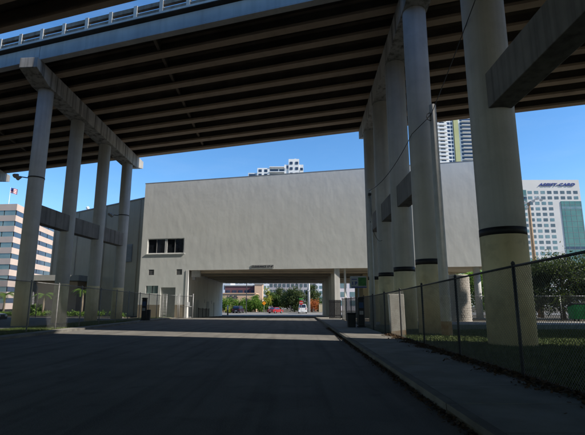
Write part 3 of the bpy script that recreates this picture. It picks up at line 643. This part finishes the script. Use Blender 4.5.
block('white_midrise', 'broad white mid rise behind the pink block', 14, 60, 200, 220, 20, 'condo', 5, 12, 'glasspale')

def tree(name, label, x, y, h, rx, rz, n, leaf, mat_, clumps=26, group=None, seed=0, trunk='bark', tr=.16, z0=None):
    r_ = np.random.default_rng(seed); z0 = gz(y) if z0 is None else z0
    t = thing(name, label, 'tree', (x, y, z0), group=group)
    cz = h - rz; tm_ = MB()
    pts = [(0, 0, -.2), (r_.normal(0, .1), r_.normal(0, .1), cz * .45), (r_.normal(0, .2), r_.normal(0, .2), cz)]
    tm_.tube(pts, [tr * 1.3, tr, tr * .6], 9)
    u = r_.normal(size=(clumps, 3)); u /= np.linalg.norm(u, axis=1)[:, None]
    cc = u * (r_.uniform(.3, 1.25, clumps) ** .7)[:, None] * np.array([rx, rx, rz]) * .85 + np.array([0, 0, cz])
    cc[:, 2] = np.maximum(cc[:, 2], h * .16)
    for c in cc[:12]:
        a = Vector(pts[1]).lerp(Vector(pts[2]), r_.uniform(0, 1)); m = a.lerp(Vector(c), .5) + Vector((0, 0, .1 * h * r_.uniform(0, 1)))
        tm_.tube([a, m, tuple(c)], [tr * .45, tr * .3, tr * .12], 6)
    tm_.build('trunk', trunk, t, True)
    idx = r_.integers(0, clumps, n); sg = (rx + rz) / 2 * r_.uniform(.09, .30, clumps)
    C = cc[idx] + r_.normal(size=(n, 3)) * sg[idx][:, None] * np.array([1, 1, .75])
    C = C[C[:, 2] > .05 * h]; n = len(C)
    A = r_.normal(size=(n, 3)); A /= np.linalg.norm(A, axis=1)[:, None]; B = np.cross(A, r_.normal(size=(n, 3))); B /= np.linalg.norm(B, axis=1)[:, None]
    k = leaf * r_.uniform(.6, 1.4, n)[:, None]
    quads('crown', C, A * k * 1.5, B * k * .8, mat_, t); return t
def shrub(name, label, x, y, h, rx, ry, n, leaf, mat_, seed=0, group=None, z0=None):
    r_ = np.random.default_rng(seed); z0 = gz(y) if z0 is None else z0
    t = thing(name, label, 'shrub', (x, y, z0), group=group)
    k = 14; cc = np.stack([r_.uniform(-rx, rx, k), r_.uniform(-ry, ry, k), r_.uniform(.25, .8, k) * h], 1)
    st_ = MB()
    for c in cc: st_.tube([(c[0] * .5, c[1] * .5, -.05), tuple(c)], [.025, .012], 5)
    st_.build('stem', 'bark', t)
    C = cc[r_.integers(0, k, n)] + r_.normal(size=(n, 3)) * np.array([rx * .25, ry * .3, h * .15]); C[:, 2] = np.abs(C[:, 2])
    A = r_.normal(size=(n, 3)); A /= np.linalg.norm(A, axis=1)[:, None]; B = np.cross(A, r_.normal(size=(n, 3))); B /= np.linalg.norm(B, axis=1)[:, None]
    s_ = leaf * r_.uniform(.6, 1.4, n)[:, None]; quads('foliage', C, A * s_ * 1.5, B * s_ * .8, mat_, t); return t
tree('round_tree', 'dark round tree left of the stop sign across the street', -.2, 118, 6.2, 3.0, 2.9, 9000, .24, 'leafdark', 36, seed=1)
tree('leafy_tree', 'loose green tree behind the red car', -5.8, 121, 6.0, 1.9, 2.7, 6000, .24, 'leafmid', 26, seed=2)
tree('yellow_tree', 'slim yellow green tree beside the orange diamond sign', -7.3, 118, 6.1, .75, 2.5, 2200, .2, 'leafyellow', 18, seed=3)
tree('street_tree', 'bright green tree rising at the right end of the peach shop', -10.6, 120, 5.0, 1.1, 2.2, 2600, .22, 'leafbright', 18, seed=4)
for i, (x, rx_, h_) in enumerate(((-17.6, 2.2, 4.0), (-14.2, 1.9, 3.6), (-11.4, 1.8, 3.9), (-8.6, 1.7, 3.0))):
    shrub('hedge_shrub', ('wide bushy green shrub under the shop lettering', 'green shrub beside the dark street pole under the peach shop', 'green shrub under the right corner of the peach shop', 'low green shrub behind the orange diamond sign')[i], x, 117.5, h_, rx_, .9, 4200, .2, ('leafbright', 'leafbright', 'leafbright', 'leafbright')[i], 20 + i, 'street shrubs')
shrub('yellow_bush', 'low yellow green bush at the left edge of the underpass view', -15.9, 108.5, 1.3, .8, .6, 1200, .16, 'leafyellow', 30)
shrub('flowering_shrub', 'orange flowering shrub beside the pale street pole', 4.9, 116.5, 3.4, 1.0, .8, 1800, .18, 'flower', 31)
shrub('green_shrub', 'mixed green shrub right of the orange flowers', 6.6, 117.5, 3.6, 1.1, .8, 2000, .18, 'leafmid', 32)
fw = thing('low_wall', 'pale low garden wall right of the flowering shrub', 'wall', (7.0, 115.6, -.56)); MB().box(-.9, .9, -.12, .12, 0, 2.0).build('panel', 'cream', fw); MB().box(-.98, .98, -.18, .18, 2.003, 2.12).build('coping', 'cream', fw)
tree('verge_tree', 'tall dark tree between the red car and the round tree', -4.0, 124, 7.2, 1.9, 3.2, 6000, .24, 'leafdark', 28, seed=5)
tree('verge_tree', 'tall dark tree behind the pale concrete street pole', 4.6, 124, 7.0, 2.0, 3.0, 6000, .24, 'leafdark', 28, seed=6)
# street poles and signs beyond
p = thing('street_pole', 'dark slim street pole with a box in front of the peach shop', 'pole', (-11.6, 107, -.69)); MB().tube([(0, 0, 0), (0, 0, 9)], [.11, .08], 10).build('shaft', 'darksteel', p); MB().box(-.2, .2, -.18, .18, 2.9, 3.5).build('control_box', 'darksteel', p)
p = thing('concrete_street_pole', 'thick pale concrete pole between the stop sign and orange flowers', 'pole', (3.5, 114, -.56)); MB().tube([(0, 0, 0), (0, 0, 11)], [.34, .26], 14).build('shaft', 'poleconc', p, True); MB().box(-.3, .3, -.4, .4, 5.2, 5.5).build('bracket', 'poleconc', p)
def octsign(p, z, r, n, rot, m_, d=.03):
    q = MB(); pr = [(r * math.cos(rot + i * 2 * math.pi / n), r * math.sin(rot + i * 2 * math.pi / n)) for i in range(n)]
    q.extr(pr, lambda a: (a[0], -.06, z + a[1]), lambda a: (a[0], -.06 + d, z + a[1])); return q.build('sign_face', m_, p)
p = thing('stop_sign', 'red stop sign with small green street plate in front of the white van', 'sign', (1.35, 100, -.69)); MB().tube([(0, 0, 0), (0, 0, 3.2)], .04, 8).build('post', 'galv', p)
sf_ = octsign(p, 2.45, .48, 8, R(22.5), 'signred'); tm = text_mesh('STOP', .30, 'signwhite', .004, bold=.008); o = link('lettering', tm, sf_, (0, -.066, 2.45)); o.rotation_euler = (R(90), 0, 0)
MB().box(-.5, .5, -.02, .01, 3.22, 3.42).build('street_plate', 'signgreen', p)
p = thing('diamond_sign', 'orange diamond warning sign beside the yellow green tree', 'sign', (-7.3, 106, -.69)); MB().tube([(0, 0, 0), (0, 0, 2.9)], .04, 8).build('post', 'galv', p); octsign(p, 2.35, .5, 4, 0, 'signorange')
p = thing('meter_post', 'short black post with a white plate at the underpass exit', 'post', (-13.35, 89.5, -.7)); MB().tube([(0, 0, 0), (0, 0, 1.5)], .15, 12).build('shaft', 'binblack', p); MB().box(-.14, .14, -.18, -.152, 1.1, 1.95).build('plate', 'signwhite', p)

def car(name, label, L, W, Hh, paint, loc, rotz, kind='sedan', group=None):
    t = thing(name, label, 'van' if kind == 'van' else 'car', loc, rotz, group)
    if kind == 'sedan':
        prof = [(-L / 2, .25), (L / 2, .25), (L / 2 + .02, .55), (L / 2 - .15, .72), (L * .2, .88), (-L * .38, .92), (-L / 2, .85)]
        cab = [(L * .24, .88), (L * .08, Hh), (-L * .22, Hh), (-L * .40, .90)]
    elif kind == 'suv':
        prof = [(-L / 2, .3), (L / 2, .3), (L / 2 + .02, .7), (L / 2 - .12, .95), (L * .22, 1.05), (-L * .48, 1.08), (-L / 2, 1.0)]
        cab = [(L * .25, 1.05), (L * .12, Hh), (-L * .42, Hh), (-L * .485, 1.07)]
    else:
        prof = [(-L / 2, .3), (L / 2, .3), (L / 2, .8), (L / 2 - .2, 1.1), (L * .3, 1.25), (-L / 2 + .02, 1.25)]
        cab = [(L * .33, 1.25), (L * .2, Hh - .05), (L * .12, Hh), (-L / 2 + .12, Hh), (-L / 2 + .03, 1.25)]
    w2 = W / 2
    MB().extr(prof, lambda p: (p[0], -w2, p[1]), lambda p: (p[0], w2, p[1])).build('body', paint, t, bevel=.07)
    tp = lambda sg: (lambda p: (p[0], sg * (w2 - .06 - (.14 if p[1] > 1.15 * .9 + .25 else 0)), p[1] - .004))
    cb = MB().extr(cab, tp(-1), tp(1)).build('cabin', paint, t, bevel=.05)
    zl, zh = cab[0][1] + .06, Hh - .1
    for sg in (-1, 1):
        xa, xb = cab[0][0], cab[-1][0]
        y0_ = w2 - .045; y1_ = w2 - .165
        n_ = 1 if kind == 'van' else 2
        x0_, x1_ = (L * .05, cab[0][0] - .25) if kind == 'van' else (cab[-1][0] + .3, cab[0][0] - .35)
        for j in range(n_):
            a0 = x0_ + (x1_ - x0_) * j / n_ + .04; a1 = x0_ + (x1_ - x0_) * (j + 1) / n_ - .04; ins0 = .25 if j == 0 and n_ > 1 else .02; ins1 = .28 if j == n_ - 1 else .02
            MB().hexa([(a0, sg * (y0_ - .03), zl), (a1, sg * (y0_ - .03), zl), (a1, sg * y0_, zl), (a0, sg * y0_, zl), (a0 + ins0, sg * (y1_ - .0), zh), (a1 - ins1, sg * (y1_ - .0), zh), (a1 - ins1, sg * (y1_ + .03), zh), (a0 + ins0, sg * (y1_ + .03), zh)]).build('side_window', 'glassblue', cb)
    def slant(x0, z0, x1, z1, out, nm):
        d = .03 * out
        MB().hexa([(x0, -w2 + .2, z0), (x0, w2 - .2, z0), (x0 + d, w2 - .2, z0), (x0 + d, -w2 + .2, z0), (x1, -w2 + .3, z1), (x1, w2 - .3, z1), (x1 + d, w2 - .3, z1), (x1 + d, -w2 + .3, z1)]).build(nm, 'glassblue', cb)
    fx0, fz0 = cab[0]; fx1, fz1 = cab[1]
    slant(fx0 + (fx1 - fx0) * .1 + .01, fz0 + (fz1 - fz0) * .1, fx0 + (fx1 - fx0) * .9 + .01, fz0 + (fz1 - fz0) * .9, 1, 'windscreen')
    rx0, rz0 = cab[-1]; rx1, rz1 = cab[-2]
    slant(rx0 + (rx1 - rx0) * .15 - .01, rz0 + (rz1 - rz0) * .15, rx0 + (rx1 - rx0) * .88 - .01, rz0 + (rz1 - rz0) * .88, -1, 'rear_window')
    wr = .33 if kind == 'sedan' else .37
    for sx in (-.31, .31):
        for sg in (-1, 1):
            y = sg * (w2 - .1)
            wh = MB().tube([(sx * L, y - .11, wr), (sx * L, y + .12, wr)], wr, 20).build('wheel', 'tyre', t, True)
            MB().tube([(sx * L, y + sg * .115, wr), (sx * L, y + sg * .135, wr)], wr * .6, 14).build('rim', 'chrome', wh)
    for sg in (-1, 1):
        MB().box(L / 2 - .10, L / 2 + .03, sg * (w2 - .3) - .17, sg * (w2 - .3) + .17, prof[2][1] - .08, prof[2][1] + .10).build('headlight', 'lampglass', t, bevel=.02)
        MB().box(-L / 2 - .02, -L / 2 + .06, sg * (w2 - .18) - .1, sg * (w2 - .18) + .1, prof[-1][1] - .28, prof[-1][1] - .04).build('tail_light', 'lampred', t)
    MB().box(-L / 2 - .03, -L / 2 + .02, -.27, .27, .5, .63).build('number_plate', 'signwhite', t)
    return t
car('parked_car', 'small red car parked across the street', 4.3, 1.75, 1.42, 'carred', (-4.7, 108, -.69), R(58))
car('parked_car', 'dark plum car parked under the shop hedge', 4.6, 1.9, 1.75, 'carplum', (-13.8, 110, -.69), R(82), 'suv')
car('parked_van', 'white van seen from behind beside the stop sign', 4.9, 1.95, 2.15, 'carwhite', (1.75, 107, -.69), R(90), 'van')
car('parked_car', 'black car cut off by the left picture edge', 4.5, 1.8, 1.45, 'carblack', (-27.4, 38.5, 0), R(8))

# ---------------------------------------------------------------- left planting, hoop, bins
def palm(name, label, x, y, h, fr, n, mat_, seed, group=None, tr=.12):
    r_ = random.Random(seed); t = thing(name, label, 'palm', (x, y, .03), group=group)
    MB().tube([(0, 0, -.1), (.06, .03, h * .5), (.02, 0, h)], [tr * 1.3, tr, tr * .85], 10).build('trunk', 'palmbark', t, True)
    for i in range(n):
        a = i * 2.399 + r_.uniform(-.2, .2); up = r_.uniform(.15, 1.0); f = MB(); prev = None; k = 9
        def P_(s): 
            return Vector((.02 + math.cos(a) * fr * s, math.sin(a) * fr * s, h + fr * (up * s - (.55 + up * .55) * s * s)))
        for j in range(1, k + 1):
            p0, p1 = P_((j - 1) / k), P_(j / k); f.bar(p0, p1, .03 * (1.2 - j / k))
            d = (p1 - p0).normalized(); sd_ = d.cross(Vector((0, 0, 1))).normalized(); ll = fr * .36 * (1 - abs(j / k - .45) * 1.1)
            for sg in (-1, 1):
                for q_ in (0, .5):
                    b = p0.lerp(p1, q_); tip = b + (sd_ * sg * .8 + d * .7 + Vector((0, 0, -.35))).normalized() * ll
                    f.face([b - d * .03, b + d * .05, tip])
        f.build('frond', mat_, t)
    return t
palm('young_palm', 'young palm with slim trunk right of the basketball hoop', -31.3, by(-31.3) + 1.3, 2.6, 1.5, 13, 'leafbright', 1)
palm('young_palm', 'young palm seen between the second and third left columns', -25.6, by(-25.6) + 1.2, 3.0, 1.4, 13, 'leafbright', 2)
palm('young_palm', 'young palm at the left picture edge behind the black car', -37.4, by(-37.4) + 1.3, 2.7, 1.8, 13, 'leafbright', 3)
for i, (x, h_, lb) in enumerate(((-33.6, 2.0, 'large leafy plant left of the basketball hoop pole'), (-32.4, 1.6, 'leafy plant just right of the basketball hoop pole'))):
    shrub('leafy_plant', lb, x, by(x) + 1.2, h_, .7, .45, 500, .34, 'leafbright', 40 + i)
hd = [(-36.5, 1.2), (-34.2, 1.0), (-32.4, 1.0), (-30.6, .9), (-27.4, .8), (-25.6, .8), (-23.4, .8), (-20.6, .7)]
hl = ['low bright hedge clump at the left picture edge behind the black car', 'low bright hedge clump left of the basketball hoop pole', 'low bright hedge clump right of the basketball hoop pole', 'low bright hedge clump at the foot of the slim palm', 'low bright hedge clump just right of the second left column', 'low bright hedge clump between the second and third left columns', 'low bright hedge clump behind the third left column', 'low bright hedge clump right of the fourth left column']
for i, (x, rx_) in enumerate(hd): shrub('hedge_clump', hl[i], x, by(x) + .85, .75, rx_, .4, 1500, .11, 'leafbright', 50 + i, 'hedge clumps in the planting bed')
hp = thing('basketball_hoop', 'grey fan shaped basketball backboard on a pole left of the slim palm', 'basketball hoop', (-30.9, by(-30.9) - .6, 0))
MB().tube([(0, 0, -.1), (0, 0, 2.7), (-.25, -.35, 3.35), (-.55, -.7, 3.5)], .06, 10).build('pole', 'darksteel', hp, True)
pr = [(-.9, 2.95), (.9, 2.95)] + [(.9 * math.cos(R(a)), 3.25 + .85 * math.sin(R(a))) for a in range(0, 181, 15)]
MB().extr(pr, lambda p: (p[0] - .55, -.78, p[1]), lambda p: (p[0] - .55, -.72, p[1])).build('backboard', 'backboard', hp)
rm = MB(); rm.tube([(-.55 + .23 * math.cos(i * .524), -1.06 + .23 * math.sin(i * .524), 3.1) for i in range(13)], .015, 6, False); rm.build('rim', 'signorange', hp)
bn = thing('litter_bin', 'small black bin beside the fourth left column', 'bin', (-20.9, 46.6, 0)); MB().tube([(0, 0, 0), (0, 0, .8)], [.24, .29], 16).build('body', 'binblack', bn, True); MB().tube([(0, 0, .803), (0, 0, .88)], [.3, .26], 16).build('lid', 'binblack', bn, True)

# ---------------------------------------------------------------- chain link fences
def mesh_panel(parent, a, b, za, zb_, h0, h1, step=.075, t=.0045):
    """straight panel of crossing wires between two posts"""
    a = Vector(a); b = Vector(b); L = (b - a).length; d = (b - a) / L; nrm = Vector((-d.y, d.x))
    m = MB(); hm = (h0 + h1) / 2
    i = -hm
    def P_(s, z, off): 
        u_ = s / L; zz = (za + (zb_ - za) * u_) + z * (h0 + (h1 - h0) * u_) / hm
        p = a + d * s + nrm * off; return Vector((p.x, p.y, zz))
    for sg, off in ((1, .002), (-1, -.002)):
        s0 = -hm
        while s0 < L:
            s1 = s0 + hm; z0_, z1_ = (0, hm); sa, sb = s0, s1
            if sa < 0: z0_ = -sa; sa = 0
            if sb > L: z1_ = hm - (sb - L); sb = L
            if sb - sa > .02:
                if sg > 0: p, q_ = P_(sa, z0_, off), P_(sb, z1_, off)
                else: p, q_ = P_(sa, hm - z0_, off), P_(sb, hm - z1_, off)
                m.bar(p, q_, t)
            s0 += step
    o = m.build('mesh', 'wire', parent); stuff(o); return o
def fence(name, label, pts, zs, hs, rails, posts='galv', rail_m='galv', step=.075, t=.0045, mid=False):
    r = thing(name, label, 'fence', (pts[0][0], pts[0][1], 0)); off = Vector((pts[0][0], pts[0][1], 0))
    L_ = [(p[0] - off.x, p[1] - off.y) for p in pts]
    for (x, y), z, h in zip(L_, zs, hs):
        po = MB().tube([(x, y, -.2), (x, y, z + h + .04)], .036, 10).build('post', posts, r, True)
        MB().tube([(x, y, z + h + .041), (x, y, z + h + .08), (x, y, z + h + .11)], [.045, .04, .012], 10).build('post_cap', posts, po, True)
    for i in range(len(L_) - 1):
        a, b = L_[i], L_[i + 1]
        MB().tube([(a[0], a[1], zs[i] + hs[i]), (b[0], b[1], zs[i + 1] + hs[i + 1])], .026, 8).build('top_rail', rail_m, r, True)
        if mid: MB().tube([(a[0], a[1], zs[i] + .1), (b[0], b[1], zs[i + 1] + .1)], .018, 8).build('bottom_rail', rail_m, r, True)
        mesh_panel(r, a, b, zs[i] + .03, zs[i + 1] + .03, hs[i] - .03, hs[i + 1] - .03, step, t)
    return r
fx = 4.66
py = [2.5, 6.0, 9.5, 13.0, 16.5, 20.0, 23.5, 27.0, 30.5, 34.0, 37.5, 41.0, 44.5]
hs = [2.36, 2.34, 2.29, 2.22, 2.15, 2.08, 2.02, 1.97, 1.95, 1.95, 1.95, 1.95, 1.95]
fence('chain_link_fence', 'long chain link fence along the right sidewalk in front of the lawn', [(fx, y) for y in py], [.09] * 13, hs, 1, 'darksteel', 'darksteel')
pl = [15, 18, 21.2, 24.4, 27.3, 30.3, 33.3, 36.3, 39, 41.8, 44.4, 47, 49.2]
fence('chain_link_fence', 'chain link fence along the left edge of the road below the left columns', [(-14.45, y) for y in pl], [.07] * 13, [2.75, 2.74, 2.72, 2.7, 2.66, 2.62, 2.58, 2.54, 2.5, 2.45, 2.42, 2.4, 2.4], 1, 'oldgalv', 'oldgalv', .085)
fence('chain_link_fence', 'short galvanised chain link fence in front of the building corner by the gate', [(-14.1, 49.3), (-12.85, 49.3)], [.03] * 2, [2.45, 2.45], 1, 'galv', 'galv', .085)
gt = thing('fence_gate', 'pale galvanised chain link gate at the left mouth of the underpass', 'gate', (-12.7, 49.3, 0))
for x in (0, 1.5): MB().tube([(x, 0, 0), (x, 0, 2.65)], .05, 10).build('post', 'galv', gt, True)
for z in (.12, 1.25, 2.4): MB().tube([(.06, 0, z), (1.44, 0, z)], .025, 8).build('rail', 'galv', gt, True)
MB().box(.9, 1.15, -.06, -.03, 1.3, 1.75).build('plate', 'signwhite', gt)
mesh_panel(gt, (.06, 0), (1.44, 0), .12, .12, 2.28, 2.28, .07)
fence('chain_link_fence', 'distant chain link fence under the right end of the white building', [(13.5, 45.0), (16.5, 44.6), (19.5, 44.2), (22.5, 43.8), (25.5, 43.4), (28.5, 43.2), (31.5, 43), (34.5, 42.8), (37.5, 42.6)], [.0] * 9, [2.3] * 9, 1, 'galv', 'galv', .1)
dp = thing('dark_fence_panel', 'dark slatted fence panel at the far end of the right sidewalk', 'fence', (4.0, 45.2, .1))
for i in range(9): MB().box(-.6 + i * .135, -.6 + i * .135 + .115, -.02, .02, 0.02, 1.85).build('slat', 'binblack', dp)
for z in (.3, 1.6): MB().box(-.62, .62, .021, .06, z, z + .08).build('rail', 'binblack', dp)
sfn = fence('handrail_fence', 'dark railing inside the underpass along its left wall', [(-12.0, 56), (-12.1, 59), (-12.25, 62), (-12.4, 65)], [gz(56), gz(59), gz(62), gz(65)], [1.1] * 4, 1, 'darksteel', 'darksteel', .12)

# pay stations, bin, sign
def station(name, label, x, y, z, h, wd):
    t = thing(name, label, 'pay station', (x, y, z))
    MB().box(-wd / 2 - .05, wd / 2 + .05, -.2, .2, 0, .08).build('base', 'binblack', t)
    MB().box(-wd / 2, wd / 2, -.16, .16, .083, h).build('body', 'binblack', t, bevel=.03)
    MB().extr([(-wd / 2 - .03, h + .003), (wd / 2 + .03, h + .003), (wd / 2 - .04, h + .12), (-wd / 2 + .04, h + .12)], lambda p: (p[0], -.2, p[1]), lambda p: (p[0], .19, p[1])).build('hood', 'binblack', t)
    MB().box(-wd / 2 + .05, wd / 2 - .05, -.18, -.163, h * .68, h * .88).build('screen', 'binblue', t); MB().box(-wd / 2 + .07, wd / 2 - .07, -.185, -.163, h * .45, h * .58).build('keypad', 'louver', t)
    return t
station('pay_station', 'tall black parking pay station on the right sidewalk beside the fence', 4.15, 28.5, .13, 1.75, .38)
ps = station('pay_station', 'tall black parking pay station at the left edge of the road', -13.65, 40.8, .1, 1.9, .4)
MB().box(.26, .56, -.14, .14, 0, .95).build('side_box', 'binblack', ps, bevel=.02)
bn = thing('litter_bin', 'squat black litter bin left of the pay station on the right sidewalk', 'bin', (3.58, 28.9, .13)); MB().extr([(-.24, 0), (.24, 0), (.27, .8), (-.27, .8)], lambda p: (p[0], -.26, p[1]), lambda p: (p[0], .26, p[1])).build('body', 'binblack', bn, bevel=.03); MB().box(-.29, .29, -.28, .28, .803, .90).build('lid', 'binblack', bn, bevel=.03)
sg_ = thing('parking_sign', 'white and green parking sign on a post above the right sidewalk', 'sign', (4.8, 34, .07))
MB().tube([(0, 0, 0), (0, 0, 2.8)], .045, 10).build('post', 'galv', sg_, True)
pn = MB().box(-.62, .64, -.08, -.05, 2.68, 3.58).build('panel', 'signdull', sg_)
MB().box(.0, .60, -.092, -.081, 2.84, 3.47).build('green_field', 'signdullgreen', pn); MB().box(-.52, .62, -.092, -.081, 2.70, 2.78).build('blue_band', 'signblue', pn)
tm = text_mesh('1 P', .34, 'signblue', .004, bold=.012); o = link('lettering', tm, pn, (-.3, -.09, 3.02)); o.rotation_euler = (R(90), 0, 0)
MB().box(-.5, -.1, -.09, -.081, 3.30, 3.36).build('text_line', 'signblue', pn)

# utility poles and the wire
up = thing('utility_pole', 'weathered concrete utility pole with wire ties in front of the second right column', 'pole', (7.35, 22.1, 0))
MB().tube([(0, 0, -.3), (0, 0, 2.2), (0, 0, 12.0)], [.255, .24, .18], 20).build('shaft', 'poleconc', up, True)
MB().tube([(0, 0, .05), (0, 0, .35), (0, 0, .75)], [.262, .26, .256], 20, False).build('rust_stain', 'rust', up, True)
MB().tube([(0, 0, .76), (0, 0, 2.0)], [.258, .247], 20, False).build('painted_sun_patch', 'painted_sun_patch', up, True)  # pale sleeve paints sunlight onto the lower pole
tie = MB(); tie.tube([(-.2 + .18 * math.cos(i * .785), -.1, 11.3 + .22 * math.sin(i * .785)) for i in range(9)], .025, 6, False); tie.bar((-.35, -.1, 11.2), (.1, -.1, 11.7), .06); tie.build('wire_tie', 'darksteel', up)
tp_ = thing('service_pole', 'thin pale service pole rising in front of the far right columns', 'pole', (5.25, 30.5, .06))
MB().tube([(0, 0, -.2), (0, 0, 9.5)], [.19, .15], 16).build('shaft', 'poleconc', tp_, True); MB().box(-.1, .1, -.35, .0, 9.0, 9.15).build('bracket', 'darksteel', tp_)
def wire(name, label, a, b, sag, r=.018, n=18, cat='wire', end=None):
    a = Vector(a); b = Vector(b); m = MB(); m.tube([a.lerp(b, i / n) - Vector((0, 0, sag * 4 * (i / n) * (1 - i / n))) for i in range(n + 1)] + ([Vector(end)] if end else []), r, 6); tag(m.build(name, 'darksteel'), label, cat)
wire('overhead_wire', 'black wire sagging from the thin service pole up to the concrete utility pole', (5.25, 30.3, 9.4), (6.44, 23.05, 10.75), .5, .02, end=(7.12, 22.0, 11.3))
wire('overhead_wire', 'black wire rising from the utility pole across the big column at right', (7.2, 21.95, 11.4), (7.6, 8.0, 17.8), .35, .02)
wire('cable_loop', 'slack black cable drooping across the far right columns', (5.25, 30.3, 7.2), (6.6, 33.3, 6.3), .5, .02)

sp = thing('added_sun_patch_pier', 'short pale pier with rusty foot added for a sun patch just behind the right fence', 'pier', (5.02, 22.3, .05))  # added pier, its pale colour stands in for a patch of sun
MB().extr([(-.34, -.1), (.36, -.1), (.34, 2.0), (-.40, 2.0)], lambda p: (p[0], -.18, p[1]), lambda p: (p[0], .18, p[1])).build('shaft', 'painted_sun_patch', sp, bevel=.03)
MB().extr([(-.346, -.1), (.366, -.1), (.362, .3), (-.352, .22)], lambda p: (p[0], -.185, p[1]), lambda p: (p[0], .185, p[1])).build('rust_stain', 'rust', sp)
# floodlights on columns
def flood(label, x, y, z, r, dirx):
    t = thing('floodlight', label, 'floodlight', (x, y, z), group='floodlights clamped to the columns')
    MB().tube([(0, 0, -.05), (0, 0, .05)], r + .025, 30).build('clamp', 'darksteel', t, True)
    MB().bar((dirx * r, -.1, 0), (dirx * (r + .55), -.25, .05), .07).build('arm', 'darksteel', t)
    for k in (0, 1):
        cx_ = dirx * (r + .45 + .25 * k); MB().tube([(cx_, -.28, .02 + .18 * k), (cx_ + dirx * .1, -.5, -.12 + .18 * k), (cx_ + dirx * .12, -.55, -.16 + .18 * k)], [.08, .17, .18], 14).build('lamp_head', 'galv', t, True)
flood('pair of floodlights clamped to the nearest left column', Lr[0][0], Lr[0][1], 11.2, .57, -1)
flood('pair of floodlights clamped to the fourth left column', Lr[3][0], Lr[3][1], 11.2, .57, -1)
hm = thing('floodlight_mast', 'tall brown floodlight mast in front of the white office tower', 'lamp post', (32.4, 60, 0))
MB().tube([(0, 0, -.2), (0, 0, 15.3)], [.28, .19], 14).build('shaft', 'wood', hm, True)
MB().bar((-1.0, 0, 15.0), (1.6, 0, 16.0), .1).build('crossarm', 'galv', hm)
for i, (x, z) in enumerate(((-1.0, 14.9), (-.45, 14.75), (.55, 15.6), (1.05, 15.95), (1.6, 15.75), (-.6, 15.35))):
    MB().tube([(x, -.05, z + .1), (x - .08, -.35, z - .08), (x - .1, -.5, z - .16)], [.08, .19, .22], 12).build('lamp_head', 'signwhite', hm, True)

# right side: block drum, dumpster, trees
dr = thing('block_pier', 'short round pale concrete block pier standing in sun behind the lawn', 'pier', (14.6, 39.9, 0))
MB().tube([(0, 0, -.1), (0, 0, 3.95)], .86, 30).build('core', 'mortar', dr, True)
bk = MB(); n_ = 10
for i in range(3):
    a0 = -math.pi / n_ + .012 + (2 * math.pi / n_ - .024) * i / 3; a1 = -math.pi / n_ + .012 + (2 * math.pi / n_ - .024) * (i + 1) / 3; r0, r1 = .84, .90
    bk.hexa([(r0 * math.cos(a0), r0 * math.sin(a0), 0), (r1 * math.cos(a0), r1 * math.sin(a0), 0), (r1 * math.cos(a1), r1 * math.sin(a1), 0), (r0 * math.cos(a1), r0 * math.sin(a1), 0), (r0 * math.cos(a0), r0 * math.sin(a0), .185), (r1 * math.cos(a0), r1 * math.sin(a0), .185), (r1 * math.cos(a1), r1 * math.sin(a1), .185), (r0 * math.cos(a1), r0 * math.sin(a1), .185)])
bkm = bk.mesh('block', 'block')
for cz_ in range(20):
    for i in range(n_): link('block', bkm, dr, (0, 0, .02 + cz_ * .197), (i + .5 * (cz_ % 2)) * 2 * math.pi / n_)
MB().tube([(0, 0, 3.955), (0, 0, 4.08)], [.92, .9], 30).build('cap', 'block', dr, True)
dm = thing('dumpster', 'green steel dumpster with black lid at the right picture edge', 'dumpster', (27.2, 41.6, .0), R(-14))
MB().extr([(-.75, .2), (.75, .2), (.9, 1.25), (-.95, 1.5)], lambda p: (-1.7, p[0], p[1]), lambda p: (1.7, p[0], p[1])).build('body', 'dumpgreen', dm, bevel=.02)
for i in range(5): MB().hexa([(-1.5 + i * .75 - .05, -.80, .3), (-1.5 + i * .75 + .05, -.80, .3), (-1.5 + i * .75 + .05, -.70, .3), (-1.5 + i * .75 - .05, -.70, .3), (-1.5 + i * .75 - .05, -1.0, 1.4), (-1.5 + i * .75 + .05, -1.0, 1.4), (-1.5 + i * .75 + .05, -.9, 1.4), (-1.5 + i * .75 - .05, -.9, 1.4)]).build('rib', 'dumpgreen', dm)
for sx in (-1, 1): MB().extr([(-1.0, 1.52), (.95, 1.27), (.95, 1.33), (0, 1.66), (-1.0, 1.6)], lambda p: (min(sx * .03, sx * 1.72), p[0], p[1]), lambda p: (max(sx * .03, sx * 1.72), p[0], p[1])).build('lid', 'binblack', dm)
for sx in (-1.3, 1.3):
    for sy in (-.5, .5): MB().tube([(sx - .05, sy, .1), (sx + .05, sy, .1)], .1, 12).build('wheel', 'tyre', dm)
tree('shade_tree', 'dense dark tree with low crown behind the dumpster at right', 27.5, 46.5, 6.8, 3.4, 3.2, 16000, .17, 'leafdark', 40, seed=11, tr=.22)
tree('shade_tree', 'dark tree left of the dumpster beside the big column', 24.2, 47.5, 6.0, 1.9, 2.9, 9000, .17, 'leafdark', 30, seed=12, tr=.2)
tree('shade_tree', 'dark tree at the right picture edge behind the dumpster', 33.0, 48, 6.6, 2.8, 3.0, 11000, .17, 'leafdark', 34, seed=13, tr=.2)
tree('back_tree', 'paler green tree top behind the dark trees at right', 30.5, 56, 7.6, 2.2, 2.2, 6000, .2, 'leafmid', 26, seed=14)
tree('back_tree', 'green tree under the right end of the white building', 23.6, 58, 6.4, 2.6, 3.0, 8000, .2, 'leafbright', 28, seed=15)
tree('back_tree', 'green tree seen behind the block pier', 19.0, 90, 7.0, 2.6, 3.2, 5000, .24, 'leafmid', 28, seed=16)
